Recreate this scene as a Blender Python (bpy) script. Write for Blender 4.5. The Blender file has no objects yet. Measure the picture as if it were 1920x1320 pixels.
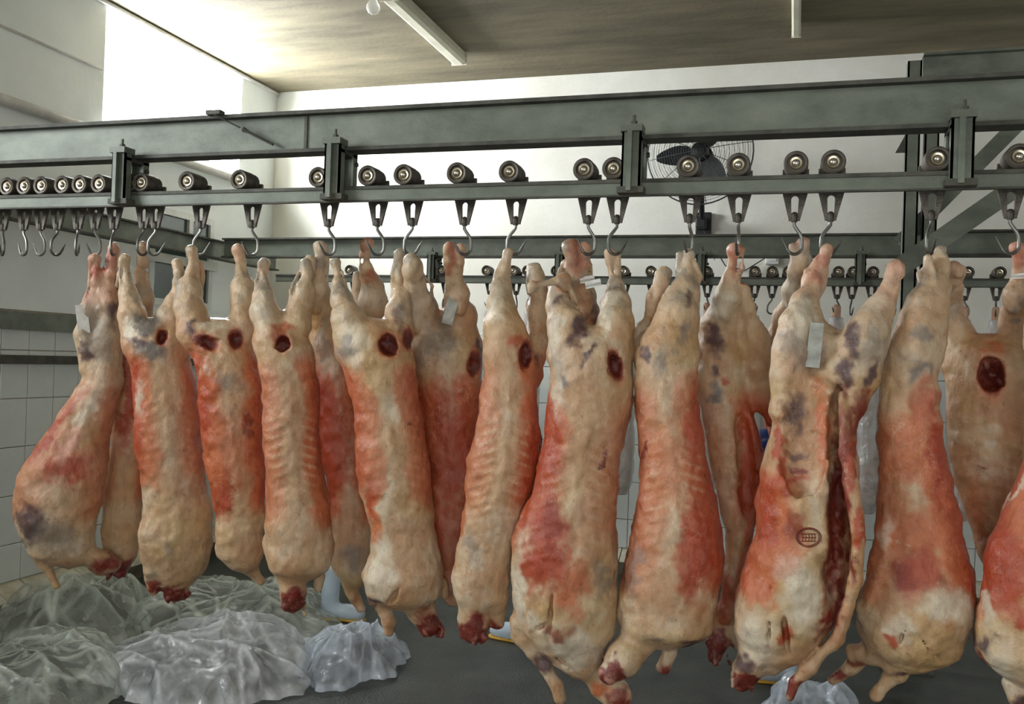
import bpy, math, random
import numpy as np
from mathutils import Matrix, Vector

random.seed(7)
SC = bpy.context.scene
COL = SC.collection
# ---------------------------------------------------------------- camera
F = 1711.0
CX, CY = 960.0, 660.0
H = 1.65
def _n(v):
    v = np.array(v, float)
    return v / np.linalg.norm(v)
_Y = _n([1490 - CX, 695 - CY, F])
_X = -_n([-4550 - CX, 485 - CY, F])
_X = _n(_X - _Y * (_X @ _Y))
_Z = np.cross(_X, _Y)
RM = np.stack([_X, _Y, _Z])            # world = RM @ (right, down, forward)
if RM[2, 1] > 0:
    RM[2] *= -1
cam_d = bpy.data.cameras.new('camera')
cam_d.sensor_width = 36.0
cam_d.lens = F / 1920.0 * 36.0
cam_d.clip_start = 0.05
cam = bpy.data.objects.new('camera', cam_d)
COL.objects.link(cam)
m3 = Matrix(((RM[0, 0], -RM[0, 1], -RM[0, 2]), (RM[1, 0], -RM[1, 1], -RM[1, 2]), (RM[2, 0], -RM[2, 1], -RM[2, 2])))
cam.matrix_world = Matrix.Translation((0, 0, H)) @ m3.to_4x4()
SC.camera = cam

# ---------------------------------------------------------------- daylight and exposure
XL, XR, YB, YF, ZC = -4.6, 3.4, 7.3, -2.0, 4.03     # room: left, right, back, front wall, ceiling
world = bpy.data.worlds.new('daylight')
SC.world = world
world.use_nodes = True
bg = world.node_tree.nodes['Background']
bg.inputs[0].default_value = (0.93, 0.97, 1.0, 1)
bg.inputs[1].default_value = 2.2
def window_light(name, loc, rot, sx, sy, power, color):
    l = bpy.data.lights.new(name, 'AREA')
    l.shape = 'RECTANGLE'
    l.size, l.size_y = sx, sy
    l.energy = power
    l.color = color
    o = bpy.data.objects.new(name, l)
    o.location = loc
    o.rotation_euler = rot
    COL.objects.link(o)
    return o
# daylight standing just outside the room's openings: the bright high window in view, the next
# window along the same wall beside the camera, and the doorway behind the camera
WIN1 = (5.13, 6.75, 3.13, 3.99)
WIN3 = (-1.0, 1.8, 2.4, 3.8)
window_light('daylight_high_window', (XL - 0.45, (WIN1[0] + WIN1[1]) / 2, (WIN1[2] + WIN1[3]) / 2), (0, math.radians(-90), 0), 1.1, 1.9, 480, (0.95, 0.98, 1.0))
window_light('window_left_offscreen', (XL - 0.3, (WIN3[0] + WIN3[1]) / 2, (WIN3[2] + WIN3[3]) / 2), (0, math.radians(-90), 0), 1.4, 2.8, 250, (0.93, 0.97, 1.0))
DOOR = (-0.4, 1.6, 0.0, 2.7)
window_light('doorway_behind_offscreen', ((DOOR[0] + DOOR[1]) / 2, YF - 0.3, 1.45), (math.radians(90), 0, 0), 1.9, 2.4, 32, (1.0, 0.97, 0.92))
SC.view_settings.view_transform = 'Standard'
SC.view_settings.look = 'None'
SC.view_settings.exposure = 0.1
SC.view_settings.gamma = 1.0
SC.view_settings.use_curve_mapping = False

# ---------------------------------------------------------------- pixel helpers
def ray(px, py):
    return RM @ np.array([px - CX, py - CY, F])
def at_y(px, py, y):
    d = ray(px, py)
    return d * (y / d[1]) + np.array([0, 0, H])
def at_x(px, py, x):
    d = ray(px, py)
    return d * (x / d[0]) + np.array([0, 0, H])
def at_z(px, py, z):
    d = ray(px, py)
    return d * ((z - H) / d[2]) + np.array([0, 0, H])

# ---------------------------------------------------------------- materials
def lin(c):
    c = np.array(c, float) / 255.0
    return np.where(c <= 0.04045, c / 12.92, ((c + 0.055) / 1.055) ** 2.4)
def rgba(c):
    l = lin(c)
    return (l[0], l[1], l[2], 1.0)
def new_mat(name):
    m = bpy.data.materials.new(name)
    m.use_nodes = True
    nt = m.node_tree
    return m, nt, nt.nodes['Principled BSDF']
def noise_node(nt, scale, detail=4, rough=0.6, stretch=None):
    tc = nt.nodes.new('ShaderNodeTexCoord')
    n = nt.nodes.new('ShaderNodeTexNoise')
    n.inputs['Scale'].default_value = scale
    n.inputs['Detail'].default_value = detail
    n.inputs['Roughness'].default_value = rough
    if stretch:
        mp = nt.nodes.new('ShaderNodeMapping')
        mp.inputs['Scale'].default_value = stretch
        nt.links.new(tc.outputs['Object'], mp.inputs['Vector'])
        nt.links.new(mp.outputs['Vector'], n.inputs['Vector'])
    else:
        nt.links.new(tc.outputs['Object'], n.inputs['Vector'])
    return n
def ramp(nt, fac, stops):
    r = nt.nodes.new('ShaderNodeValToRGB')
    e = r.color_ramp.elements
    while len(e) < len(stops):
        e.new(0.5)
    for i, (p, c) in enumerate(stops):
        e[i].position = p
        e[i].color = c
    nt.links.new(fac, r.inputs[0])
    return r
def simple(name, c1, c2, scale=6, rough=0.6, metal=0.0, bump=0.0, bscale=60, c3=None, spec=0.4, stretch=None, lo=0.35, hi=0.65):
    m, nt, b = new_mat(name)
    n = noise_node(nt, scale, 5, 0.62, stretch)
    stops = [(lo, rgba(c1)), (hi, rgba(c2))]
    if c3 is not None:
        stops.append((min(hi + 0.1, 0.98), rgba(c3)))
    r = ramp(nt, n.outputs[0], stops)
    nt.links.new(r.outputs[0], b.inputs['Base Color'])
    b.inputs['Roughness'].default_value = rough
    b.inputs['Metallic'].default_value = metal
    b.inputs['Specular IOR Level'].default_value = spec
    if bump:
        n2 = noise_node(nt, bscale, 3)
        bp = nt.nodes.new('ShaderNodeBump')
        bp.inputs['Strength'].default_value = bump
        bp.inputs['Distance'].default_value = 0.01
        nt.links.new(n2.outputs[0], bp.inputs['Height'])
        nt.links.new(bp.outputs[0], b.inputs['Normal'])
    return m
M = {}
M['wall'] = simple('white_plaster', (216, 214, 203), (233, 232, 224), 1.3, 0.75, 0, 0.15, 30)
M['wall_left'] = simple('haze_whitened_plaster', (222, 228, 226), (236, 241, 240), 1.1, 0.75, 0, 0.15, 30)  # left wall's white paint, lightened and cooled all over to imitate lens haze
M['ceiling'] = simple('stained_concrete', (92, 86, 68), (128, 119, 96), 1.6, 0.85, 0, 0.3, 25, c3=(150, 141, 116), stretch=(0.5, 2.2, 1))
M['floor'] = simple('wet_concrete', (44, 46, 44), (70, 72, 68), 3.4, 0.34, 0, 0.5, 70, c3=(92, 92, 86))
M['tile'] = simple('glazed_tile', (206, 212, 208), (222, 226, 222), 2.0, 0.22, 0, 0.03, 10, spec=0.5)
M['grout'] = simple('dirty_grout', (120, 112, 98), (160, 152, 138), 9, 0.9)
M['kerb'] = simple('dirty_kerb', (84, 80, 66), (116, 110, 92), 7, 0.8)
M['kerb_tile'] = simple('dirty_kerb_tile', (176, 170, 148), (212, 208, 192), 8, 0.45)
M['steel'] = simple('green_grey_painted_steel', (91, 97, 86), (120, 126, 113), 7, 0.5, 0.1, 0.1, 90, c3=(122, 124, 110), stretch=(0.6, 1, 1))
M['steel_edge'] = simple('rust_stained_flange', (62, 61, 55), (88, 88, 79), 10, 0.65, 0.1, 0.2, 90, c3=(88, 66, 52))
M['cast'] = simple('greasy_cast_iron', (66, 62, 57), (104, 98, 90), 22, 0.5, 0.5, 0.25, 120)
M['roller'] = simple('worn_roller_steel', (66, 62, 56), (104, 98, 89), 16, 0.5, 0.6, 0.1, 120)
M['brass'] = simple('polished_bearing', (150, 136, 112), (206, 194, 170), 30, 0.25, 0.85)
M['hub'] = simple('bright_axle_end', (190, 182, 165), (232, 228, 216), 20, 0.22, 0.85)
M['hook'] = simple('dull_steel_hook', (84, 84, 80), (128, 127, 122), 20, 0.42, 0.85)
M['fixture'] = simple('yellowed_white_plastic', (206, 202, 180), (226, 223, 204), 5, 0.45)
M['black'] = simple('black_plastic', (22, 23, 24), (36, 37, 38), 10, 0.45)
M['wire'] = simple('grey_wire', (62, 64, 66), (86, 88, 90), 10, 0.4, 0.6)
M['frame'] = simple('white_aluminium', (205, 208, 204), (225, 228, 224), 6, 0.4)
M['pipe'] = simple('white_painted_pipe', (176, 174, 168), (204, 202, 196), 5, 0.4)
M['paper'] = simple('white_tag', (214, 214, 208), (238, 238, 234), 40, 0.4)
M['tag_grey'] = simple('greyish_plastic_tag', (140, 140, 130), (172, 172, 162), 30, 0.35)
M['blue'] = simple('plain_blue', (30, 52, 120), (52, 82, 158), 20, 0.3)
M['boot'] = simple('pale_blue_rubber', (186, 204, 220), (206, 222, 234), 9, 0.35)
M['sole'] = simple('yellow_rubber_sole', (206, 156, 52), (222, 176, 72), 9, 0.5)
M['ink'] = simple('brown_stamp_ink', (104, 42, 30), (130, 60, 42), 60, 0.6)
M['cable'] = simple('dark_cable', (52, 50, 46), (70, 68, 62), 9, 0.6)

def glass_mat(name, col, alpha, rough):
    m, nt, b = new_mat(name)
    out = nt.nodes['Material Output']
    tr = nt.nodes.new('ShaderNodeBsdfTransparent')
    tr.inputs[0].default_value = (1, 1, 1, 1)
    b.inputs['Base Color'].default_value = rgba(col)
    b.inputs['Roughness'].default_value = rough
    mx = nt.nodes.new('ShaderNodeMixShader')
    mx.inputs[0].default_value = alpha
    nt.links.new(tr.outputs[0], mx.inputs[1])
    nt.links.new(b.outputs[0], mx.inputs[2])
    nt.links.new(mx.outputs[0], out.inputs[0])
    return m
M['glass'] = glass_mat('clear_glass', (235, 240, 242), 0.12, 0.05)
M['glass_dark'] = simple('dark_window_glass', (66, 82, 80), (84, 100, 98), 2, 0.08, spec=0.6)
M['bulb'] = glass_mat('clear_bulb_glass', (230, 232, 228), 0.35, 0.05)

def plastic_mat(name, col, a_lo, a_hi, scale, folds=False):
    m, nt, b = new_mat(name)
    out = nt.nodes['Material Output']
    b.inputs['Base Color'].default_value = rgba(col)
    b.inputs['Roughness'].default_value = 0.16
    b.inputs['Specular IOR Level'].default_value = 0.8
    tl = nt.nodes.new('ShaderNodeBsdfTranslucent')
    tl.inputs[0].default_value = rgba(col)
    m1 = nt.nodes.new('ShaderNodeMixShader')
    m1.inputs[0].default_value = 0.25
    nt.links.new(b.outputs[0], m1.inputs[1])
    nt.links.new(tl.outputs[0], m1.inputs[2])
    tr = nt.nodes.new('ShaderNodeBsdfTransparent')
    n = noise_node(nt, scale, 5, 0.65)
    r = ramp(nt, n.outputs[0], [(0.35, (a_lo,) * 3 + (1,)), (0.65, (a_hi,) * 3 + (1,))])
    mx = nt.nodes.new('ShaderNodeMixShader')
    if folds:
        fa = nt.nodes.new('ShaderNodeAttribute')
        fa.attribute_name = 'tone'
        sm = nt.nodes.new('ShaderNodeMath')
        sm.operation = 'ADD'
        sm.use_clamp = True
        nt.links.new(r.outputs[0], sm.inputs[0])
        nt.links.new(fa.outputs['Fac'], sm.inputs[1])
        nt.links.new(sm.outputs[0], mx.inputs[0])
    else:
        nt.links.new(r.outputs[0], mx.inputs[0])
    nt.links.new(tr.outputs[0], mx.inputs[1])
    nt.links.new(m1.outputs[0], mx.inputs[2])
    tc = nt.nodes.new('ShaderNodeTexCoord')
    dn = noise_node(nt, 4, 4, 0.6)
    ad = nt.nodes.new('ShaderNodeMixRGB')
    ad.inputs[0].default_value = 0.3
    nt.links.new(tc.outputs['Object'], ad.inputs[1])
    nt.links.new(dn.outputs['Color'], ad.inputs[2])
    prev = None
    for sc_, st, ds in ((5, 0.7, 0.05), (13, 0.4, 0.02)):
        vo = nt.nodes.new('ShaderNodeTexVoronoi')
        vo.feature = 'F1'
        vo.inputs['Scale'].default_value = sc_
        nt.links.new(ad.outputs[0], vo.inputs['Vector'])
        bp = nt.nodes.new('ShaderNodeBump')
        bp.inputs['Strength'].default_value = st
        bp.inputs['Distance'].default_value = ds
        nt.links.new(vo.outputs['Distance'], bp.inputs['Height'])
        if prev:
            nt.links.new(prev.outputs[0], bp.inputs['Normal'])
        prev = bp
    nt.links.new(prev.outputs[0], b.inputs['Normal'])
    b.inputs['Coat Weight'].default_value = 0.6
    b.inputs['Coat Roughness'].default_value = 0.06
    nt.links.new(mx.outputs[0], out.inputs[0])
    return m
M['bag_white'] = plastic_mat('milky_plastic_film', (236, 241, 244), 0.2, 0.5, 4, True)
M['bag_clear'] = plastic_mat('clear_plastic_film', (218, 226, 216), 0.14, 0.42, 4, True)
M['bag_blue'] = plastic_mat('bluish_plastic_film', (222, 233, 246), 0.2, 0.5, 4, True)
M['wrap'] = plastic_mat('thin_carcass_wrap', (236, 240, 242), 0.5, 0.85, 4)

def meat_mat():
    m, nt, b = new_mat('carcass_flesh_and_fat')
    at = nt.nodes.new('ShaderNodeAttribute')
    at.attribute_name = 'tone'
    n1 = noise_node(nt, 26, 6, 0.7)
    r1 = ramp(nt, n1.outputs[0], [(0.25, (0.66, 0.60, 0.57, 1)), (0.52, (1, 1, 1, 1)), (0.78, (1.0, 1.0, 1.0, 1))])
    n2 = noise_node(nt, 40, 5, 0.6, (1.0, 1.0, 0.16))
    r2 = ramp(nt, n2.outputs[0], [(0.3, (0.84, 0.76, 0.73, 1)), (0.6, (1, 1, 1, 1))])
    a = nt.nodes.new('ShaderNodeMix')
    a.data_type = 'RGBA'
    a.blend_type = 'MULTIPLY'
    a.inputs[0].default_value = 0.75
    nt.links.new(at.outputs['Color'], a.inputs[6])
    nt.links.new(r1.outputs[0], a.inputs[7])
    c = nt.nodes.new('ShaderNodeMix')
    c.data_type = 'RGBA'
    c.blend_type = 'MULTIPLY'
    c.inputs[0].default_value = 0.7
    nt.links.new(a.outputs[2], c.inputs[6])
    nt.links.new(r2.outputs[0], c.inputs[7])
    nt.links.new(c.outputs[2], b.inputs['Base Color'])
    n4 = noise_node(nt, 18, 4, 0.6)
    rr = nt.nodes.new('ShaderNodeMapRange')
    rr.inputs['From Min'].default_value = 0.35
    rr.inputs['From Max'].default_value = 0.65
    rr.inputs['To Min'].default_value = 0.24
    rr.inputs['To Max'].default_value = 0.5
    nt.links.new(n4.outputs[0], rr.inputs[0])
    nt.links.new(rr.outputs[0], b.inputs['Roughness'])
    b.inputs['Specular IOR Level'].default_value = 0.55
    n3 = noise_node(nt, 30, 7, 0.68, (1.0, 1.0, 0.6))
    bp = nt.nodes.new('ShaderNodeBump')
    bp.inputs['Strength'].default_value = 0.6
    bp.inputs['Distance'].default_value = 0.012
    nt.links.new(n3.outputs[0], bp.inputs['Height'])
    n5 = noise_node(nt, 150, 3, 0.6)
    bp2 = nt.nodes.new('ShaderNodeBump')
    bp2.inputs['Strength'].default_value = 0.25
    bp2.inputs['Distance'].default_value = 0.003
    nt.links.new(n5.outputs[0], bp2.inputs['Height'])
    nt.links.new(bp.outputs[0], bp2.inputs['Normal'])
    nt.links.new(bp2.outputs[0], b.inputs['Normal'])
    # thin pale fascia threads and darker fibres
    tc = nt.nodes.new('ShaderNodeTexCoord')
    mp = nt.nodes.new('ShaderNodeMapping')
    mp.inputs['Scale'].default_value = (1, 1, .35)
    dn = noise_node(nt, 12, 4, 0.6)
    ad = nt.nodes.new('ShaderNodeMixRGB')
    ad.inputs[0].default_value = 0.12
    nt.links.new(tc.outputs['Object'], mp.inputs[0])
    nt.links.new(mp.outputs[0], ad.inputs[1])
    nt.links.new(dn.outputs['Color'], ad.inputs[2])
    vo = nt.nodes.new('ShaderNodeTexVoronoi')
    vo.feature = 'DISTANCE_TO_EDGE'
    vo.inputs['Scale'].default_value = 24
    nt.links.new(ad.outputs[0], vo.inputs['Vector'])
    vr = ramp(nt, vo.outputs['Distance'], [(0.0, (1, 1, 1, 1)), (0.035, (0, 0, 0, 1))])
    n6 = noise_node(nt, 7, 3, 0.6)
    vm = nt.nodes.new('ShaderNodeMath')
    vm.operation = 'MULTIPLY'
    r6 = ramp(nt, n6.outputs[0], [(0.48, (0, 0, 0, 1)), (0.7, (0.5, 0.5, 0.5, 1))])
    nt.links.new(vr.outputs[0], vm.inputs[0])
    nt.links.new(r6.outputs[0], vm.inputs[1])
    fx = nt.nodes.new('ShaderNodeMix')
    fx.data_type = 'RGBA'
    nt.links.new(vm.outputs[0], fx.inputs[0])
    nt.links.new(c.outputs[2], fx.inputs[6])
    fx.inputs[7].default_value = rgba((216, 186, 158))
    nt.links.new(fx.outputs[2], b.inputs['Base Color'])
    return m
M['meat'] = meat_mat()

# ---------------------------------------------------------------- mesh helpers
class MB:
    def __init__(s):
        s.v, s.f = [], []
    def add(s, v, f):
        o = len(s.v)
        s.v += [tuple(map(float, p)) for p in v]
        s.f += [tuple(i + o for i in q) for q in f]
        return s
    def box(s, x0, x1, y0, y1, z0, z1):
        v = [(x, y, z) for z in (z0, z1) for y in (y0, y1) for x in (x0, x1)]
        return s.add(v, [(0, 2, 3, 1), (4, 5, 7, 6), (0, 1, 5, 4), (2, 6, 7, 3), (0, 4, 6, 2), (1, 3, 7, 5)])
    def bar(s, a, b, w, t, up=(0, 0, 1)):
        a, b = np.array(a, float), np.array(b, float)
        d = _n(b - a)
        sx = np.cross(d, np.array(up, float))
        sx = _n(sx)
        sy = np.cross(sx, d)
        v = []
        for p in (a, b):
            for i, j in ((-1, -1), (1, -1), (1, 1), (-1, 1)):
                v.append(p + sx * i * w / 2 + sy * j * t / 2)
        return s.add(v, [(3, 2, 1, 0), (4, 5, 6, 7), (0, 1, 5, 4), (1, 2, 6, 5), (2, 3, 7, 6), (3, 0, 4, 7)])
    def tube(s, pts, r, n=8, closed=False):
        pts = [np.array(p, float) for p in pts]
        k = len(pts)
        rs = r if hasattr(r, '__len__') else [r] * k
        v, f = [], []
        up = None
        for i, p in enumerate(pts):
            if closed:
                d = pts[(i + 1) % k] - pts[i - 1]
            else:
                d = pts[min(i + 1, k - 1)] - pts[max(i - 1, 0)]
            d = _n(d)
            if up is None:
                up = np.array([0, 0, 1.0]) if abs(d[2]) < 0.9 else np.array([0, 1.0, 0])
            a = _n(np.cross(d, up))
            up = np.cross(a, d)
            for j in range(n):
                t = 2 * math.pi * j / n
                v.append(p + rs[i] * (math.cos(t) * a + math.sin(t) * up))
        for i in range(k if closed else k - 1):
            i2 = (i + 1) % k
            for j in range(n):
                j2 = (j + 1) % n
                f.append((i * n + j, i * n + j2, i2 * n + j2, i2 * n + j))
        if not closed:
            f.append(tuple(range(n - 1, -1, -1)))
            f.append(tuple((k - 1) * n + j for j in range(n)))
        return s.add(v, f)
    def lathe(s, prof, c, axis='y', n=20):
        """prof: list of (radius, along axis); closed at both ends"""
        v, f = [], []
        for r, h in prof:
            for j in range(n):
                t = 2 * math.pi * j / n
                a, b = r * math.cos(t), r * math.sin(t)
                if axis == 'y':
                    v.append((c[0] + a, c[1] + h, c[2] + b))
                elif axis == 'z':
                    v.append((c[0] + a, c[1] + b, c[2] + h))
                else:
                    v.append((c[0] + h, c[1] + a, c[2] + b))
        k = len(prof)
        for i in range(k - 1):
            for j in range(n):
                j2 = (j + 1) % n
                q = (i * n + j, i * n + j2, (i + 1) * n + j2, (i + 1) * n + j)
                f.append(q if axis == 'z' else q[::-1] if axis == 'y' else q)
        f.append(tuple(range(n)))
        f.append(tuple((k - 1) * n + j for j in range(n))[::-1])
        return s.add(v, f)
    def build(s, name, mat, parent=None, smooth=False, loc=None):
        me = bpy.data.meshes.new(name)
        off = np.array(loc if loc is not None else (0, 0, 0), float)
        me.from_pydata([tuple(np.array(p) - off) for p in s.v], [], s.f)
        me.validate()
        me.update()
        mats = mat if isinstance(mat, (list, tuple)) else [mat]
        for q in mats:
            me.materials.append(q)
        if smooth:
            me.shade_smooth()
            try:
                me.set_sharp_from_angle(angle=math.radians(40))
            except Exception:
                pass
        o = bpy.data.objects.new(name, me)
        o.location = off
        COL.objects.link(o)
        if parent is not None:
            o.parent = parent
            o.location = (0, 0, 0) if loc is None else loc
        return o
def mesh_obj(name, me, parent=None, loc=(0, 0, 0), rz=0):
    o = bpy.data.objects.new(name, me)
    o.location = loc
    o.rotation_euler = (0, 0, rz)
    COL.objects.link(o)
    if parent is not None:
        o.parent = parent
    return o
def empty(name, loc, rz=0):
    o = bpy.data.objects.new(name, None)
    o.empty_display_size = 0.05
    o.location = loc
    o.rotation_euler = (0, 0, rz)
    COL.objects.link(o)
    return o
def tag(o, label=None, cat=None, group=None, kind=None):
    if label:
        o['label'] = label
    if cat:
        o['category'] = cat
    if group:
        o['group'] = group
    if kind:
        o['kind'] = kind
    return o
def bevel(o, w=0.003, seg=2):
    md = o.modifiers.new('bevel', 'BEVEL')
    md.width = w
    md.segments = seg
    md.limit_method = 'ANGLE'
    return o

# ---------------------------------------------------------------- room shell
def wall_with_holes(name, mat, axis, c0, c1, u0, u1, z0, z1, holes):
    """axis 'x': slab between x=c0..c1 spanning u=y ; axis 'y': slab between y=c0..c1 spanning u=x"""
    mb = MB()
    us = sorted({u0, u1} | {h[0] for h in holes} | {h[1] for h in holes})
    zs = sorted({z0, z1} | {h[2] for h in holes} | {h[3] for h in holes})
    for a, b in zip(us[:-1], us[1:]):
        for p, q in zip(zs[:-1], zs[1:]):
            if any(h[0] <= a and b <= h[1] and h[2] <= p and q <= h[3] for h in holes):
                continue
            if axis == 'x':
                mb.box(c0, c1, a, b, p, q)
            else:
                mb.box(a, b, c0, c1, p, q)
    return tag(mb.build(name, mat), kind='structure')
WIN2 = (5.66, 6.42, 1.98, 2.72)
wall_l = wall_with_holes('wall_left', M['wall_left'], 'x', XL - 0.3, XL, YF, YB, 0, ZC, [WIN1, WIN2, WIN3])
wall_b = wall_with_holes('wall_back', M['wall'], 'y', YB, YB + 0.25, XL - 0.3, XR + 0.3, 0, ZC, [])
wall_r = wall_with_holes('wall_right', M['wall'], 'x', XR, XR + 0.3, YF, YB, 0, ZC, [])
wall_f = wall_with_holes('wall_front', M['wall'], 'y', YF - 0.25, YF, XL - 0.3, XR + 0.3, 0, ZC, [DOOR])
floor = tag(MB().box(XL - 0.3, XR + 0.3, YF - 0.25, YB + 0.25, -0.12, 0).build('floor', M['floor']), kind='structure')
ceil = tag(MB().box(XL - 0.3, XR + 0.3, YF - 0.25, YB + 0.25, ZC, ZC + 0.15).build('ceiling', M['ceiling']), kind='structure')

# tiles: grout bed proud of the wall, tiles proud of the grout
ZT = [0.18, 0.41, 0.71, 1.01, 1.31, 1.61, 1.85]
MB().box(XL, XL + 0.008, 3.2, YB, 0, 1.86).build('grout_bed', M['grout'], wall_l)
MB().box(XL, 2.6, YB - 0.008, YB, 0, 1.86).build('grout_bed', M['grout'], wall_b)
TW = 0.21
def tile_mesh(name, w, h, t, axis):
    mb = MB()
    e = 0.003
    g = 0.0025
    a, b = g, w - g
    p, q = g, h - g
    pts = [(a, p), (b, p), (b, q), (a, q)]
    ins = [(a + e, p + e), (b - e, p + e), (b - e, q - e), (a + e, q - e)]
    v = [(0, y, z) for y, z in pts] + [(t - e, y, z) for y, z in pts] + [(t, y, z) for y, z in ins]
    if axis == 'y':
        v = [(y, -x, z) for x, y, z in v]
    f = [(0, 1, 5, 4), (1, 2, 6, 5), (2, 3, 7, 6), (3, 0, 4, 7), (4, 5, 9, 8), (5, 6, 10, 9), (6, 7, 11, 10), (7, 4, 8, 11), (8, 9, 10, 11)]
    mb.add(v, f)
    o = mb.build(name, M['tile'])
    me = o.data
    bpy.data.objects.remove(o)
    return me
for axis, wall, u0, cnt in (('x', wall_l, YB - 19 * TW, 19), ('y', wall_b, XL, 34)):
    for r in range(6):
        me = tile_mesh('tile', TW, ZT[r + 1] - ZT[r], 0.014, axis)
        for k in range(cnt):
            u = u0 + k * TW
            loc = (XL, u, ZT[r]) if axis == 'x' else (u, YB, ZT[r])
            mesh_obj('tile', me, wall, loc)

# kerb at the foot of the walls: a core, a sloping row of tiles on top
kerb1 = tag(MB().add([(XL, 3.2, 0), (XL + 0.15, 3.2, 0), (XL + 0.15, 3.2, 0.085), (XL, 3.2, 0.17), (XL, YB, 0), (XL + 0.15, YB, 0), (XL + 0.15, YB, 0.085), (XL, YB, 0.17)],
    [(0, 1, 2, 3), (7, 6, 5, 4), (0, 4, 5, 1), (1, 5, 6, 2), (2, 6, 7, 3), (3, 7, 4, 0)]).build('trim_1', M['kerb']), kind='structure')
kerb2 = tag(MB().add([(XL, YB, 0), (XL, YB - 0.15, 0), (XL, YB - 0.15, 0.085), (XL, YB, 0.17), (2.6, YB, 0), (2.6, YB - 0.15, 0), (2.6, YB - 0.15, 0.085), (2.6, YB, 0.17)],
    [(0, 3, 2, 1), (4, 5, 6, 7), (0, 1, 5, 4), (1, 2, 6, 5), (2, 3, 7, 6), (3, 0, 4, 7)]).build('trim_2', M['kerb']), kind='structure')
kt = MB().add([(0.002, 0.004, 0.172), (0.148, 0.004, 0.09), (0.148, TW - 0.004, 0.09), (0.002, TW - 0.004, 0.172),
    (0.002, 0.004, 0.182), (0.152, 0.004, 0.098), (0.152, TW - 0.004, 0.098), (0.002, TW - 0.004, 0.182)],
    [(3, 2, 1, 0), (4, 5, 6, 7), (0, 1, 5, 4), (1, 2, 6, 5), (2, 3, 7, 6), (3, 0, 4, 7)]).build('kerb_tile', M['kerb_tile'])
ktm = kt.data
bpy.data.objects.remove(kt)
for k in range(19):
    mesh_obj('kerb_tile', ktm, kerb1, (XL, YB - 19 * TW + k * TW, 0))
for k in range(33):
    mesh_obj('kerb_tile', ktm, kerb2, (XL + 0.17 + k * TW, YB, 0), -math.pi / 2)

# windows
def window(n, win, x0, mats, panes, fw):
    y0, y1, z0, z1 = win
    fr = MB()
    for a in ((y0, y0 + fw, z0, z1), (y1 - fw, y1, z0, z1), (y0 + fw, y1 - fw, z0, z0 + fw), (y0 + fw, y1 - fw, z1 - fw, z1)):
        fr.box(x0 - 0.05, x0, *a)
    o = tag(fr.build('window_%d' % n, M['frame']), kind='structure')
    iy0, iy1 = y0 + fw, y1 - fw
    ys = [iy0 + (iy1 - iy0) * p for p in panes]
    for a, b in zip(ys[:-1], ys[1:]):
        MB().box(x0 - 0.028, x0 - 0.022, a, b, z0 + fw, z1 - fw).build('pane', mats, o)
    for a in ys[1:-1]:
        MB().box(x0 - 0.05, x0 + 0.004, a - fw / 2, a + fw / 2, z0 + fw, z1 - fw).build('mullion', M['frame'], o)
    return o
window(1, WIN1, XL - 0.2, M['glass'], [0, 1], 0.012)
window(3, WIN3, XL - 0.2, M['glass'], [0, 0.5, 1], 0.03)
w2 = window(2, WIN2, XL + 0.012, M['glass_dark'], [0, 0.62, 1], 0.05)
MB().box(XL - 0.04, XL + 0.03, WIN2[0] - 0.04, WIN2[1] + 0.04, 2.30, 2.37).build('transom', M['frame'], w2)

# pipe, seams and rails along the left wall
o = MB().tube([(XL + 0.05, 3.2, 3.10), (XL + 0.05, YB - 0.02, 3.10)], 0.035, 12).build('wall_pipe', M['pipe'], smooth=True)
tag(o, 'white painted pipe running along the left wall under the bright high window', 'pipe')
for y in (4.2, 5.6, 6.9):
    MB().box(XL, XL + 0.09, y - 0.012, y + 0.012, 3.085, 3.115).build('pipe_clip', M['pipe'], o)
o = MB().tube([(XL + 0.012, 3.2, 3.545), (XL + 0.012, 5.1, 3.545)], 0.008, 6).build('wall_cable', M['pipe'], smooth=True)
tag(o, 'thin pale cable run high on the left wall beside the bright window', 'cable')
o = MB().tube([(XL + 0.015, 3.2, ZC - 0.02), (XL + 0.015, YB - 0.02, ZC - 0.02)], 0.018, 8).build('corner_moulding', M['pipe'], smooth=True)
tag(o, 'thin grey moulding where the ceiling meets the left wall', 'moulding')
for nm, z0, z1, lab in (('bumper_rail', 1.735, 1.845, 'broad grey steel rail along the tiled left wall'), ('guard_rail', 1.525, 1.58, 'narrow dark steel rail along the tiled left wall below the broad one')):
    mb = MB().box(XL + 0.05, XL + 0.06, 3.2, 6.6, z0, z1)
    mb.box(XL + 0.02, XL + 0.05, 3.2, 6.6, z1 - 0.008, z1).box(XL + 0.02, XL + 0.05, 3.2, 6.6, z0, z0 + 0.008)
    r = tag(mb.build(nm, M['steel'] if z1 > 1.7 else M['steel_edge']), lab, 'rail')
    for y in (3.5, 4.6, 5.7):
        MB().box(XL + 0.005, XL + 0.055, y, y + 0.05, z0 + 0.01, z1 - 0.01).build('bracket', M['steel_edge'], r)

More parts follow.
